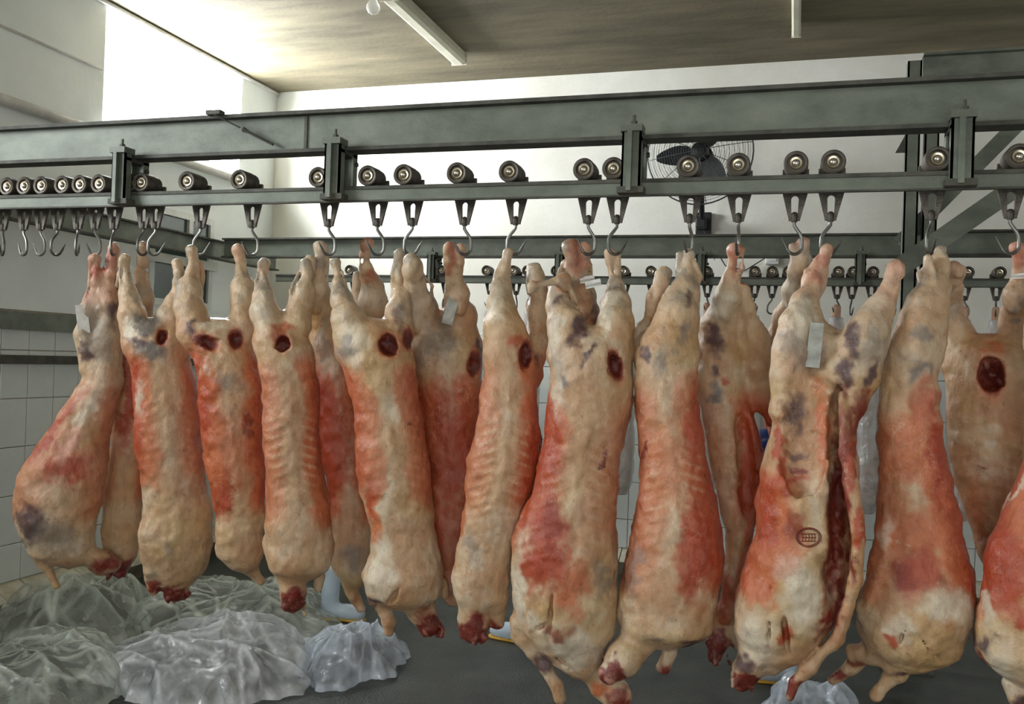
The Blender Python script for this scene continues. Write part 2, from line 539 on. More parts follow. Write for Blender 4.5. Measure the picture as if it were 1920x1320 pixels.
# ---------------------------------------------------------------- overhead steel
BZ0, BZ1 = 2.388, 2.542
RZ0, RZ1 = 2.200, 2.256
def i_beam_x(name, x0, x1, y, z0, z1, fw, label, mats=('steel', 'steel_edge')):
    e = empty(name, ((x0 + x1) / 2, y, z0))
    tag(e, label, 'beam')
    L = (x1 - x0) / 2
    h = z1 - z0
    ft = 0.013
    MB().box(-L, L, -0.006, 0.006, ft, h - ft).build('web', M[mats[0]], e)
    MB().box(-L, L, -fw / 2, fw / 2, 0, ft).build('flange', M[mats[1]], e)
    MB().box(-L, L, -fw / 2, fw / 2, h - ft, h).build('flange', M[mats[1]], e)
    return e
front_beam = i_beam_x('overhead_beam', -4.35, 2.6, 2.99, BZ0, BZ1, 0.078, 'long green-grey steel beam carrying the front hook rail')
rear_beam = i_beam_x('overhead_beam', -4.36, 0.86, 6.24, BZ0, BZ1, 0.078, 'green-grey steel beam carrying the rear hook rail near the white wall')
i_beam_x('overhead_beam', 0.87, 2.9, 6.15, BZ0 - 0.004, BZ1, 0.12, 'short wide-flanged steel beam length beside the steel post')
# weld seam and stiffener on the front beam
p = at_y(572, 250, 2.975)
MB().box(p[0] - 0.006 + 0.875, p[0] + 0.006 + 0.875, -0.012, -0.005, 0.013, 0.14).build('weld_seam', M['steel_edge'], front_beam)
# cross beam along the left wall
e = tag(empty('cross_beam', (-4.43, 5.1, 2.375)), 'steel cross beam along the left wall joining the two overhead beams', 'beam')
MB().box(-0.005, 0.005, -2.0, 2.0, 0.012, 0.14).build('web', M['steel'], e)
MB().box(-0.04, 0.04, -2.0, 2.0, 0, 0.012).build('flange', M['steel_edge'], e)
MB().box(-0.04, 0.04, -2.0, 2.0, 0.14, 0.152).build('flange', M['steel_edge'], e)
# hook rails
def rail(x0, x1, y, label):
    e = tag(empty('hook_rail', ((x0 + x1) / 2, y, RZ0)), label, 'rail')
    L = (x1 - x0) / 2
    h = RZ1 - RZ0
    MB().box(-L, L, 0, 0.008, 0.006, h - 0.012).build('web', M['steel'], e)
    MB().box(-L, L, -0.006, 0.075, h - 0.012, h).build('flange', M['steel_edge'], e)
    MB().box(-L, L, -0.004, 0.012, 0, 0.006).build('lip', M['steel_edge'], e)
    return e
YR1, YR2 = 2.95, 6.2
rail(-4.3, 2.5, YR1, 'long dark hook rail under the front beam, crowded with roller trolleys')
rail(-3.86, 2.6, YR2, 'hook rail under the rear beam with wrapped carcasses below it')

# hanger brackets: front channel column, bolted clamp, rear column
def bracket_at(x, y, label, group=None):
    e = tag(empty('hanger_bracket', (x, y, RZ0)), label, 'bracket', group)
    mb = MB()
    w, d = 0.062, 0.035
    z0, z1 = 0.02, BZ0 - RZ0 + 0.012
    mb.box(-w / 2, w / 2, -0.048, -0.040, z0, z1)
    mb.box(-w / 2, -w / 2 + 0.007, -0.048, -0.012, z0, z1)
    mb.box(w / 2 - 0.007, w / 2, -0.048, -0.012, z0, z1)
    c = mb.build('front_column', M['steel'], e)
    mb = MB().box(-0.012, 0.004, -0.066, -0.048, z0 - 0.012, z1)
    mb.build('stiffener', M['steel'], c)
    # rear column
    mb = MB().box(-w / 2, w / 2, 0.080, 0.088, RZ1 - RZ0, z1 - 0.008)
    mb.box(-w / 2, -w / 2 + 0.007, 0.055, 0.080, RZ1 - RZ0, z1 - 0.008).box(w / 2 - 0.007, w / 2, 0.055, 0.080, RZ1 - RZ0, z1 - 0.008)
    mb.build('rear_column', M['steel'], e)
    # top clamp plate across both, hung under the lower flange with bolts
    mb = MB().box(-w / 2 - 0.004, w / 2 + 0.004, -0.06, 0.000, z1, z1 + 0.022)
    cl = mb.build('clamp_plate', M['steel'], e)
    MB().box(-w / 2, w / 2, -0.04, 0.088, z1 - 0.026, z1 - 0.014).build('yoke', M['steel_edge'], e)
    b = MB().lathe([(0.011, 0), (0.011, 0.014), (0.005, 0.014), (0.005, 0.034)], (0.004, -0.035, z1 + 0.022), 'z', 6).build('bolt', M['steel_edge'], cl)
    MB().lathe([(0.009, 0), (0.009, 0.01)], (w / 2, 0.07, z1 - 0.05), 'x', 6).build('bolt', M['steel_edge'], e)
    MB().box(-w / 2 - 0.012, w / 2 + 0.012, -0.05, -0.002, 0.004, 0.024).build('foot_plate', M['steel_edge'], e)
    return e
for px, lab in ((222, 'bolted steel bracket of the front rail beside the crowd of empty trolleys'), (622, 'bolted steel bracket of the front rail above the lean red-flanked carcass'),
        (1182, 'bolted steel bracket of the front rail beside the wall fan'), (1803, 'bolted steel bracket of the front rail beside the steel post')):
    x = at_y(px, 340, YR1 - 0.045)[0]
    bracket_at(x, YR1, lab, 'brackets of the front rail')
for px in (808, 1048, 1314, 1614):
    x = at_y(px, 500, YR2 - 0.045)[0]
    bracket_at(x, YR2, 'green-grey bolted bracket hanging the rear hook rail from its beam', 'brackets of the rear rail')
# tie rod with turnbuckle across the front beam
a, b = at_y(400, 214, 2.93), at_y(512, 271, 2.96)
o = MB().tube([a, a * .55 + b * .45], 0.0035, 6).build('tie_rod', M['cable'])
tag(o, 'thin tie rod with a turnbuckle slanting across the front beam', 'rod')
q0, q1 = a * .56 + b * .44, a * .36 + b * .64
MB().tube([a * .5 + b * .5, a * .48 + b * .52, a * .4 + b * .6], [0.009, 0.009, 0.005], 8).build('turnbuckle', M['steel_edge'], o)
MB().tube([a * .42 + b * .58, b], 0.006, 6).build('rod_end', M['cable'], o)
MB().box(a[0] - 0.03, a[0] + 0.03, 2.925, 2.96, BZ1 - 0.004, BZ1 + 0.012).build('anchor_plate', M['steel_edge'], o)

# lattice post with braces on the right
YP = 5.55
pa, pb = at_y(1697, 300, YP), at_y(1760, 300, YP)
ztop = at_y(1740, 112, YP)[2]
e = tag(empty('steel_post', ((pa[0] + pb[0]) / 2, YP, 0)), 'tall green-grey post of two channels behind the front rail', 'post')
w = (pb[0] - pa[0])
for sx, nm in ((-1, 'channel'), (1, 'channel')):
    mb = MB()
    x0, x1 = (-w / 2, -0.012) if sx < 0 else (0.012, w / 2)
    mb.box(x0, x1, 0, 0.008, 0, ztop)
    mb.box(x0, x0 + 0.01, 0, 0.07, 0, ztop).box(x1 - 0.01, x1, 0, 0.07, 0, ztop)
    mb.build(nm, M['steel'], e)
MB().box(-w / 2 - 0.05, w / 2 + 0.05, -0.05, 0.12, 0, 0.012).build('base_plate', M['steel_edge'], e)
z = at_y(1688, 268, YP)[2]
MB().add([(-w / 2, 0.01, z - 0.05), (-w / 2 - 0.05, 0.01, z - 0.05), (-w / 2, 0.01, z + 0.05), (-w / 2, 0.03, z - 0.05), (-w / 2 - 0.05, 0.03, z - 0.05), (-w / 2, 0.03, z + 0.05)],
    [(0, 1, 2), (5, 4, 3), (0, 3, 4, 1), (1, 4, 5, 2), (2, 5, 3, 0)]).build('gusset', M['steel_edge'], e)
a = at_y(1728, 128, YP)
i_beam_x('upper_beam', a[0], 2.9, YP - 0.05, ztop - 0.13, ztop + 0.01, 0.09, 'grey upper beam resting on the lattice post below the ceiling', ('steel', 'steel'))
for (p0, p1, y0, y1, wd, mt, lab) in (((2040, 99), (1688, 455), 5.65, 5.65, 0.085, 'steel', 'slim diagonal brace behind the steel post'), ((2180, 160), (1672, 512), 5.38, 5.38, 0.105, 'steel', 'thick diagonal brace in front of the steel post')):
    a, b = at_y(*p0, y0), at_y(*p1, y1)
    o = MB().bar(a, b, 0.012, wd, (0, 0, 1)).bar(a + np.array([0, 0.05, 0]), b + np.array([0, 0.05, 0]), 0.1, 0.01).build('diagonal_brace', M[mt])
    tag(o, lab, 'brace')

# ---------------------------------------------------------------- trolleys
YFK = 0.092      # fork plane behind the rail web
FZ = RZ0 - 0.072  # lower end of the fork
def fork_mesh():
    mb = MB()
    t = 0.011
    # outline right half from the top: cheek, taper, foot; slot with arched top
    zt, zb = RZ1 + 0.036, FZ
    out = [(0.040, zt), (0.042, RZ0 + 0.03), (0.036, RZ0 + 0.005), (0.0175, zb + 0.004), (0.0175, zb)]
    arch = [(0.0115 * math.sin(a), RZ0 - 0.004 + 0.012 * math.cos(a)) for a in (0, 0.4, 0.8, 1.2, 1.571)]
    inn = arch + [(0.0095, zb + 0.016), (0.0, zb + 0.016)]
    # triangulate as strips: right side polygon
    def poly(side):
        P = [(0, zt)] + out + [(0, zb)] + [(x, z) for x, z in inn[::-1]]
        v = [(side * x, -t / 2, z) for x, z in P] + [(side * x, t / 2, z) for x, z in P]
        n = len(P)
        f = []
        fr = tuple(range(n))
        bk = tuple(range(2 * n - 1, n - 1, -1))
        f += [fr, bk] if side < 0 else [fr[::-1], bk[::-1]]
        for i in range(n):
            j = (i + 1) % n
            q = (i, i + n, j + n, j)
            f.append(q if side < 0 else q[::-1])
        mb.add(v, f)
    poly(1)
    poly(-1)
    o = mb.build('fork', M['cast'])
    me = o.data
    bpy.data.objects.remove(o)
    return me
def grab(o):
    me = o.data
    bpy.data.objects.remove(o)
    return me
RR = 0.037
ROLL = grab(MB().lathe([(0.010, 0.004), (0.0245, 0.004), (0.0265, -0.006), (RR - 0.003, -0.008), (RR, -0.005), (RR, 0.055), (RR - 0.002, 0.0555), (RR - 0.002, 0.079), (0.012, 0.081)], (0, 0, RZ1 + RR), 'y', 28).build('roller', M['roller'], smooth=True))
BRG = grab(MB().lathe([(0.0125, 0.006), (0.0125, -0.0015), (0.0185, -0.0025), (0.020, -0.0005), (0.020, 0.006)], (0, 0, RZ1 + RR), 'y', 24).build('bearing_ring', M['brass'], smooth=True))
HUB = grab(MB().lathe([(0.003, -0.0105), (0.0075, -0.009), (0.0095, -0.006), (0.0095, 0.085)], (0, 0, RZ1 + RR), 'y', 18).build('axle', M['hub'], smooth=True))
FORK = fork_mesh()
NUT = grab(MB().lathe([(0.005, 0.028), (0.0095, 0.024), (0.0115, 0.016), (0.0115, 0.002), (0.009, -0.004)], (0, YFK, FZ), 'z', 10).build('swivel', M['cast'], smooth=True))
def hook_mesh():
    pts, rs = [], []
    z = -0.002
    pts += [(0, 0, 0.0), (0, 0, -0.014)]
    rs += [0.0058] * 2
    pts += [(-0.008, 0, -0.026), (-0.019, 0, -0.040), (-0.0255, 0, -0.053), (-0.027, 0, -0.068)]
    rs += [0.0058] * 4
    R = 0.0245
    c = (-0.0025, -0.082)
    for k in range(0, 9):
        t = math.pi + (math.pi - 0.55) * k / 8
        pts.append((c[0] + R * math.cos(t), 0, c[1] + R * math.sin(t)))
        rs.append(0.0058 - 0.0008 * k / 8)
    last = pts[-1]
    pts += [(last[0] + 0.010, 0, last[2] + 0.018), (last[0] + 0.021, 0, last[2] + 0.040)]
    rs += [0.0042, 0.0012]
    return grab(MB().tube(pts, rs, 8).build('hook', M['hook'], smooth=True))
HOOK = hook_mesh()
def trolley(x, yr, hook_rot, label, group):
    e = tag(empty('hook_trolley', (x, yr, 0)), label, 'trolley', group)
    r = mesh_obj('roller', ROLL, e)
    mesh_obj('bearing_ring', BRG, r)
    mesh_obj('axle', HUB, r)
    fk = mesh_obj('fork', FORK, e, (0, YFK, 0))
    mesh_obj('swivel', NUT, e)
    mesh_obj('hook', HOOK, e, (0, YFK, FZ), hook_rot)
    return e
EMP = 'empty roller trolley with a bare hook, crowded near the left wall'
LOAD = 'roller trolley on the front rail with a carcass leg on its hook'
REAR = 'roller trolley on the rear rail near the white back wall'
for px, ang in ((-26, 150), (14, 165), (46, 175), (78, 80), (117, 120), (150, 185), (186, 110)):
    trolley(at_y(px, 345, YR1)[0], YR1, math.radians(ang), EMP, 'empty trolleys on the front rail')
for px, ang, what in ((243, 80, 'the cream carcass with grey bruised rump'), (266, 20, 'the slim carcass near the left wall'), (352, 15, 'the carcass with two dark wounds, by its knobbly shank'), (450, 190, 'the carcass with two dark wounds, by its lone shank'),
        (597, 190, 'the lean carcass with a deep red flank'), (690, 195, 'the hidden carcass with a bare pinkish shank'), (757, 10, 'the pale carcass with its neck bent aside'), (857, 215, 'the reddish carcass with a strap tag'),
        (955, 8, 'the cream carcass with an oval cut'), (1095, 215, 'the hidden carcass with paired pink shanks'), (1150, 25, 'the largest carcass with a folded shank'), (1290, 250, 'the cream and orange carcass with two stumps'),
        (1384, 265, 'the sideways opened carcass with a blunt shank'), (1492, 200, 'the hidden carcass with a crooked white leg'), (1562, 12, 'the split open carcass with a gaping belly'), (1757, 60, 'the tall smooth carcass with pale shoulders'),
        (1910, 190, 'the tan carcass with a ragged cavity'), (2000, 20, 'the red carcass with a ribbed side')):
    trolley(at_y(px, 320, YR1)[0], YR1, math.radians(ang), 'roller trolley carrying ' + what, 'loaded trolleys on the front rail')
REAR_PX = (655, 828, 845, 912, 962, 988, 1042, 1168, 1220, 1325, 1415, 1448, 1478, 1530, 1572, 1600, 1637, 1680, 1708, 1815, 1875)
for i, px in enumerate(REAR_PX):
    trolley(at_y(px, 513, YR2)[0], YR2, math.radians((i * 67) % 360), REAR, 'trolleys on the rear rail')

# ---------------------------------------------------------------- numpy noise and implicit surfaces
def hash3(ix, iy, iz, seed):
    h = (ix.astype(np.int64) * 374761393 + iy.astype(np.int64) * 668265263 + iz.astype(np.int64) * 2147483647 + seed * 974634777) & 0x7fffffff
    h = (h ^ (h >> 13)) * 1274126177 & 0x7fffffff
    h = h ^ (h >> 16)
    return (h & 0xffff) / 65535.0
def vnoise(p, seed=0):
    i = np.floor(p).astype(np.int64)
    f = p - i
    f = f * f * (3 - 2 * f)
    r = 0
    for a in (0, 1):
        for b in (0, 1):
            for c in (0, 1):
                w = (f[:, 0] if a else 1 - f[:, 0]) * (f[:, 1] if b else 1 - f[:, 1]) * (f[:, 2] if c else 1 - f[:, 2])
                r = r + w * hash3(i[:, 0] + a, i[:, 1] + b, i[:, 2] + c, seed)
    return r
def fbm(p, seed=0, octv=4):
    r, a, t = 0, 0.5, 0
    for k in range(octv):
        r = r + a * vnoise(p * (2 ** k), seed + k)
        t += a
        a *= 0.5
    return r / t
CORN = [(i, j, k) for i in (0, 1) for j in (0, 1) for k in (0, 1)]
def surface_nets(d, o, h):
    s = d < 0
    nx, ny, nz = d.shape
    c = np.zeros((nx - 1, ny - 1, nz - 1), np.int8)
    for i, j, k in CORN:
        c += s[i:nx - 1 + i, j:ny - 1 + j, k:nz - 1 + k]
    m = (c > 0) & (c < 8)
    I, J, K = np.nonzero(m)
    n = len(I)
    idx = -np.ones(c.shape, np.int64)
    idx[m] = np.arange(n)
    acc = np.zeros((n, 3))
    cnt = np.zeros(n)
    for a in CORN:
        for ax in range(3):
            if a[ax]:
                continue
            b = list(a)
            b[ax] = 1
            da = d[I + a[0], J + a[1], K + a[2]]
            db = d[I + b[0], J + b[1], K + b[2]]
            cr = (da < 0) != (db < 0)
            t = np.where(cr, da / np.where(cr, da - db, 1), 0)
            p = np.tile(np.array(a, float), (n, 1))
            p[:, ax] += t
            acc += p * cr[:, None]
            cnt += cr
    v = np.stack([I, J, K], 1) + acc / cnt[:, None]
    v = np.array(o) + h * v
    faces = []
    for ax in range(3):
        sl0 = [slice(1, -1)] * 3
        sl1 = [slice(1, -1)] * 3
        sl0[ax] = slice(0, -1)
        sl1[ax] = slice(1, None)
        A, B = s[tuple(sl0)], s[tuple(sl1)]
        e = np.nonzero(A != B)
        g = [e[q] + (0 if q == ax else 1) for q in range(3)]
        u, w = [(1, 2), (2, 0), (0, 1)][ax]
        def cell(du, dw):
            q = [g[0].copy(), g[1].copy(), g[2].copy()]
            q[u] = q[u] - du
            q[w] = q[w] - dw
            return idx[q[0], q[1], q[2]]
        f = np.stack([cell(1, 1), cell(0, 1), cell(0, 0), cell(1, 0)], 1)
        inside = A[e]
        f[~inside] = f[~inside][:, ::-1]
        faces.append(f)
    return v, np.concatenate(faces)
def np_mesh(name, v, f, mat, tone=None):
    me = bpy.data.meshes.new(name)
    me.vertices.add(len(v))
    me.vertices.foreach_set('co', v.astype(np.float32).ravel())
    me.loops.add(f.size)
    me.loops.foreach_set('vertex_index', f.astype(np.int32).ravel())
    me.polygons.add(len(f))
    me.polygons.foreach_set('loop_start', np.arange(0, f.size, 4, dtype=np.int32))
    me.polygons.foreach_set('loop_total', np.full(len(f), 4, np.int32))
    me.update(calc_edges=True)
    me.validate()
    me.materials.append(mat)
    me.shade_smooth()
    if tone is not None:
        at = me.attributes.new('tone', 'FLOAT_COLOR', 'POINT')
        at.data.foreach_set('color', np.concatenate([tone, np.ones((len(tone), 1))], 1).astype(np.float32).ravel())
    return me
class Field:
    def __init__(s, lo, hi, h):
        s.lo, s.h = np.array(lo, float), h
        s.n = np.ceil((np.array(hi) - s.lo) / h).astype(int) + 1
        s.ax = [s.lo[k] + h * np.arange(s.n[k]) for k in range(3)]
        s.d = np.full(tuple(s.n), 0.5, np.float32)
    def sub(s, lo, hi):
        a = np.maximum(np.floor((np.array(lo) - s.lo) / s.h).astype(int), 0)
        b = np.minimum(np.ceil((np.array(hi) - s.lo) / s.h).astype(int) + 1, s.n)
        if np.any(b <= a):
            return None
        sl = tuple(slice(p, q) for p, q in zip(a, b))
        g = np.meshgrid(*[s.ax[k][sl[k]] for k in range(3)], indexing='ij', sparse=True)
        return sl, g
    def smin(s, sl, nd, k):
        d = s.d[sl]
        if k <= 0:
            s.d[sl] = np.minimum(d, nd)
            return
        hh = np.clip(0.5 + 0.5 * (d - nd) / k, 0, 1)
        s.d[sl] = d * (1 - hh) + nd * hh - k * hh * (1 - hh)
    def smax(s, sl, nd, k):
        d = s.d[sl]
        hh = np.clip(0.5 - 0.5 * (d - nd) / k, 0, 1)
        s.d[sl] = d * (1 - hh) + nd * hh + k * hh * (1 - hh)
    def cone(s, a, b, ra, rb, k):
        a, b = np.array(a, float), np.array(b, float)
        r = max(ra, rb) + k + 0.03
        q = s.sub(np.minimum(a, b) - r, np.maximum(a, b) + r)
        if q is None:
            return
        sl, g = q
        ab = b - a
        L2 = max(ab @ ab, 1e-9)
        t = np.clip(((g[0] - a[0]) * ab[0] + (g[1] - a[1]) * ab[1] + (g[2] - a[2]) * ab[2]) / L2, 0, 1)
        dd = np.sqrt((g[0] - a[0] - t * ab[0]) ** 2 + (g[1] - a[1] - t * ab[1]) ** 2 + (g[2] - a[2] - t * ab[2]) ** 2)
        s.smin(sl, dd - (ra + (rb - ra) * t), k)
    def carve(s, c, r, k=0.012, rot=0.0):
        R = max(r) + k + 0.02
        q = s.sub(np.array(c) - R, np.array(c) + R)
        if q is None:
            return
        sl, g = q
        ca, sa = math.cos(rot), math.sin(rot)
        U = (g[0] - c[0]) * ca + (g[2] - c[2]) * sa
        W = -(g[0] - c[0]) * sa + (g[2] - c[2]) * ca
        rho = np.sqrt((U / r[0]) ** 2 + ((g[1] - c[1]) / r[1]) ** 2 + (W / r[2]) ** 2)
        s.smax(sl, -(rho - 1) * min(r), k)

# ---------------------------------------------------------------- carcasses
TONES = {k: lin(c) for k, c in {
    'cream': (206, 176, 142), 'white': (222, 212, 192), 'salmon': (206, 129, 88), 'red': (184, 88, 56), 'deep': (140, 44, 36), 'yellow': (206, 180, 128),
    'grey': (136, 132, 128), 'purple': (98, 72, 76), 'hole': (104, 40, 34), 'blood': (128, 34, 30), 'tan': (196, 156, 120), 'pink': (222, 176, 156), 'ribs': (226, 200, 168)}.items()}
def sstep(a, b, x):
    t = np.clip((x - a) / (b - a), 0, 1)
    return t * t * (3 - 2 * t)
YH = YR1 + YFK
def carcass(label, ref, y, body, legs, carves=(), patches=(), h=0.006, thick=0.85, seed=0, red=(0.8, 0.8), redz=(0.1, 0.72), base='cream', tags=(), kb=0.03, nbody=0.0, belly=0.0, ribs=0.6, group=None, stamp=None, late=()):
    """ref: pixel of the hook; y: depth; body: (py, x left, x right); legs: chains of (px, py, radius px[, depth shift m])"""
    P0 = at_y(ref[0], ref[1], y)
    dv = np.array([P0[0], P0[1], 0.0])
    dist = np.linalg.norm(dv)
    nrm = dv / dist
    uax = np.array([nrm[1], -nrm[0], 0.0])
    def uz(px, py):
        d = ray(px, py)
        t = dist / (d[0] * nrm[0] + d[1] * nrm[1])
        p = d * t
        return float(p @ uax - np.array([P0[0], P0[1], 0]) @ uax), float(p[2] + H)
    u1, z1 = uz(ref[0] - 50, 700)
    u2, z2 = uz(ref[0] + 50, 700)
    S = math.hypot(u2 - u1, z2 - z1) / 100.0             # metres per pixel
    B = []
    for r in body:
        ul, zl = uz(r[1], r[0])
        ur, zr = uz(r[2], r[0])
        B.append(((zl + zr) / 2, (ul + ur) / 2, (ur - ul) / 2))
    B = sorted(B)
    bz = np.array([b[0] for b in B])
    bc = np.array([b[1] for b in B])
    ba = np.array([b[2] for b in B])
    chains = []
    hocks = []
    for ch in legs:
        q = []
        top = ch[0][1] < 560
        for i, c in enumerate(ch):
            u, z = uz(c[0], c[1])
            dn = (c[3] if len(c) > 3 else 0.0)
            if top and len(c) < 4:
                dn = (YH - y) * float(np.clip((600 - c[1]) / 90, 0, 1))
            elif top and dn < 0 and y > YH:
                dn -= 0.06 * float(np.clip((600 - c[1]) / 90, 0, 1))
            r = c[2] * S
            if top and i in (1, 2) and c[2] < 15:
                r *= 0.72
            q.append((np.array([u, dn, z]), r))
        chains.append(q)
        if top and len(q) > 2 and ch[0][2] >= 10:
            hocks.append(q)
    lo = np.array([min((bc - ba).min(), min(p[0][0] - p[1] for q in chains for p in q)), -0.24, min(bz.min(), min(p[0][2] - p[1] for q in chains for p in q))]) - 0.03
    hi = np.array([max((bc + ba).max(), max(p[0][0] + p[1] for q in chains for p in q)), 0.26, max(bz.max(), max(p[0][2] + p[1] for q in chains for p in q))]) + 0.03
    fl = Field(lo, hi, h)
    # smooth the outline, then cap both ends
    zz = fl.ax[2]
    a = np.interp(zz, bz, ba)
    c = np.interp(zz, bz, bc)
    ker = np.ones(7) / 7 if h < 0.01 else np.ones(5) / 5
    pad = len(ker) // 2
    a = np.convolve(np.pad(a, pad, 'edge'), ker, 'valid')
    c = np.convolve(np.pad(c, pad, 'edge'), ker, 'valid')
    capb, capt = 0.07, 0.13
    tb = np.clip((zz - bz[0]) / capb, 0, 1)
    tt = np.clip((bz[-1] - zz) / capt, 0, 1)
    cap = np.sqrt(np.clip(1 - (1 - tb) ** 2, 0, 1)) * np.sqrt(np.clip(1 - (1 - tt) ** 2, 0, 1))
    a_f = np.maximum(a * cap, 1e-4)
    bd = np.clip(a * thick, 0.07, 0.135) * (1 + belly * np.sin(np.clip((zz - bz[0]) / (bz[-1] - bz[0]), 0, 1) * math.pi))
    b_f = np.maximum(bd * cap, 1e-4)
    U = fl.ax[0][:, None, None] - c[None, None, :]
    V = fl.ax[1][None, :, None] - nbody
    rho = ((np.abs(U) / a_f) ** 2.3 + (np.abs(V) / b_f) ** 2.3) ** (1 / 2.3)
    d = (rho - 1) * np.minimum(a_f, b_f)
    d[:, :, (zz < bz[0]) | (zz > bz[-1])] = 0.3
    fl.d = np.minimum(fl.d, d).astype(np.float32)
    for q in chains:
        for (p, r), (p2, r2) in zip(q[:-1], q[1:]):
            fl.cone(p, p2, r, r2, kb if max(r, r2) > 0.028 else 0.010)
    rng = np.random.RandomState(seed * 13 + 5)
    for q in hocks:                                  # knobbly hock joint and a separate tendon
        p, r = q[0]
        sd = 1 if rng.rand() < 0.5 else -1
        fl.cone(p + np.array([sd * .45 * r, -.35 * r, -.1 * r]), p + np.array([sd * .5 * r, -.2 * r, -.9 * r]), .62 * r, .5 * r, .006)
        fl.cone(p + np.array([-sd * .5 * r, .2 * r, .15 * r]), p + np.array([-sd * .3 * r, .2 * r, -.5 * r]), .6 * r, .6 * r, .006)
        p2, r2 = q[2]
        fl.cone(p + np.array([sd * .75 * r, -.2 * r, -.6 * r]), p2 + np.array([sd * 1.75 * r2, -.5 * r2, 0]), .0065, .006, .004)
        if len(q) > 3:
            p3, r3 = q[3]
            fl.cone(p2 + np.array([sd * 1.75 * r2, -.5 * r2, 0]), p3 + np.array([sd * .8 * r3, -.4 * r3, 0]), .0065, .010, .006)
            fl.cone(p3 + np.array([-sd * .45 * r3, -.35 * r3, 0]), p3 + np.array([-sd * .3 * r3, -.4 * r3, -1.6 * r3]), .6 * r3, .5 * r3, .012)
    for pt in patches:                               # ragged cut ends
        if pt[0] == 'blood' and pt[3] >= 15:
            u, z = uz(pt[1], pt[2])
            for k in range(14):
                a0 = np.array([u + rng.uniform(-.75, .75) * pt[3] * S, rng.uniform(-.035, .03), z + rng.uniform(-.55, .5) * pt[4] * S])
                fl.cone(a0, a0 + np.array([rng.uniform(-.4, .4), rng.uniform(-.5, .2), -.6]) * .022, rng.uniform(.006, .013), rng.uniform(.004, .009), .005)
    for cv in carves:
        u, z = uz(cv[0], cv[1])
        bb = float(np.interp(z, zz, bd))
        cn = nbody - bb * 0.93 + (cv[5] if len(cv) > 5 else 0)
        fl.carve((u, cn, z), (cv[2] * S, cv[4], cv[3] * S), 0.012 if cv[4] > .025 else .004, cv[6] if len(cv) > 6 else 0)
        if len(cv) < 8:
            for k in range(5):
                t = rng.uniform(0, 6.28)
                fl.carve((u + .7 * cv[2] * S * math.cos(t), cn, z + .75 * cv[3] * S * math.sin(t)), (cv[2] * S * rng.uniform(.25, .5), cv[4] * .8, cv[3] * S * rng.uniform(.2, .45)), 0.005, rng.uniform(-1, 1))
    for ch in late:
        q = [(np.array([uz(c[0], c[1])[0], c[3], uz(c[0], c[1])[1]]), c[2] * S) for c in ch]
        for (p, r), (p2, r2) in zip(q[:-1], q[1:]):
            fl.cone(p, p2, r, r2, .008)
    # lumpy flesh: large soft lumps plus rib ridges
    near = np.nonzero(np.abs(fl.d) < 0.03)
    pts = np.stack([fl.ax[0][near[0]], fl.ax[1][near[1]], fl.ax[2][near[2]]], 1)
    lump = (fbm(pts * 14 + 31.7, seed * 11 + 1, 2) - 0.5) * 0.018 + (fbm(pts * np.array([48, 48, 34]) + 7.7, seed * 11 + 5, 2) - 0.5) * 0.008
    cc = np.interp(pts[:, 2], zz, c)
    ca = np.interp(pts[:, 2], zz, a)
    tz = (bz[-1] - pts[:, 2]) / (bz[-1] - bz[0])
    lat = np.abs(pts[:, 0] - cc) / ca
    rm = sstep(0.12, 0.3, lat) * (1 - sstep(0.75, 1.0, lat)) * sstep(0.3, 0.4, tz) * (1 - sstep(0.62, 0.75, tz)) * ribs
    rib = np.sin((pts[:, 2] + 0.4 * np.abs(pts[:, 0] - cc)) / 0.034 * 2 * math.pi)
    spine = np.exp(-((lat / 0.13) ** 2)) * sstep(0.12, 0.25, tz) * (1 - sstep(0.7, 0.85, tz)) * (pts[:, 1] < 0)
    fl.d[near] += (lump - 0.0010 * rib * rm - 0.003 * spine).astype(np.float32)
    v, f = surface_nets(fl.d, fl.lo, h)
    # ------------------ tones
    cc = np.interp(v[:, 2], zz, c)
    ca = np.interp(v[:, 2], zz, a)
    tz = (bz[-1] - v[:, 2]) / (bz[-1] - bz[0])
    sg = (v[:, 0] - cc) / ca
    big = fbm(v * 9 + seed * 3.1, seed + 40, 4) - 0.5
    med = fbm(v * np.array([30, 30, 14]) + seed, seed + 60, 3) - 0.5
    col = np.tile(TONES[base], (len(v), 1))
    def mix(name, m):
        nonlocal col
        t = TONES[name] if isinstance(name, str) else name
        col = col * (1 - m[:, None]) + t * m[:, None]
    huge = fbm(v * 5 + seed * 1.7, seed + 77, 3) - 0.5
    fine = fbm(v * np.array([80, 80, 50]), seed + 95, 3) - 0.5
    mix('white', sstep(-0.1, 0.35, big + 0.5 * med + 0.3 * fine) * 0.7)
    mix('tan', sstep(-0.05, 0.3, -big + 0.6 * med) * 0.6)
    mix('yellow', sstep(-0.05, 0.3, huge + 0.5 * med) * 0.5)
    up = sstep(0.04, -0.12, tz)                       # legs: paler, greyer, pink towards the hock
    mix('white', up * 0.35)
    mix('grey', up * sstep(0.0, 0.3, med * 1.2 + big + 0.4 * fine) * 0.5)
    mix('pink', sstep(-0.22, -0.34, tz + 0.3 * big) * 0.5)
    mix('red', sstep(-0.24, -0.4, tz + 0.6 * big) * sstep(-0.1, 0.2, med + big) * 0.45)
    for sd, am in ((-1, red[0]), (1, red[1])):
        m = sstep(0.18, 0.55, sd * sg + 0.9 * big + 0.35 * med) * sstep(redz[0] - 0.05, redz[0] + 0.08, tz + 0.15 * big) * (1 - sstep(redz[1] - 0.06, redz[1] + 0.06, tz + 0.2 * big))
        mix('salmon', np.clip(m * am * 1.1, 0, 1))
        mix('red', np.clip(m * am * sstep(0.45, 1.0, sd * sg + 0.6 * big), 0, 1) * 0.85)
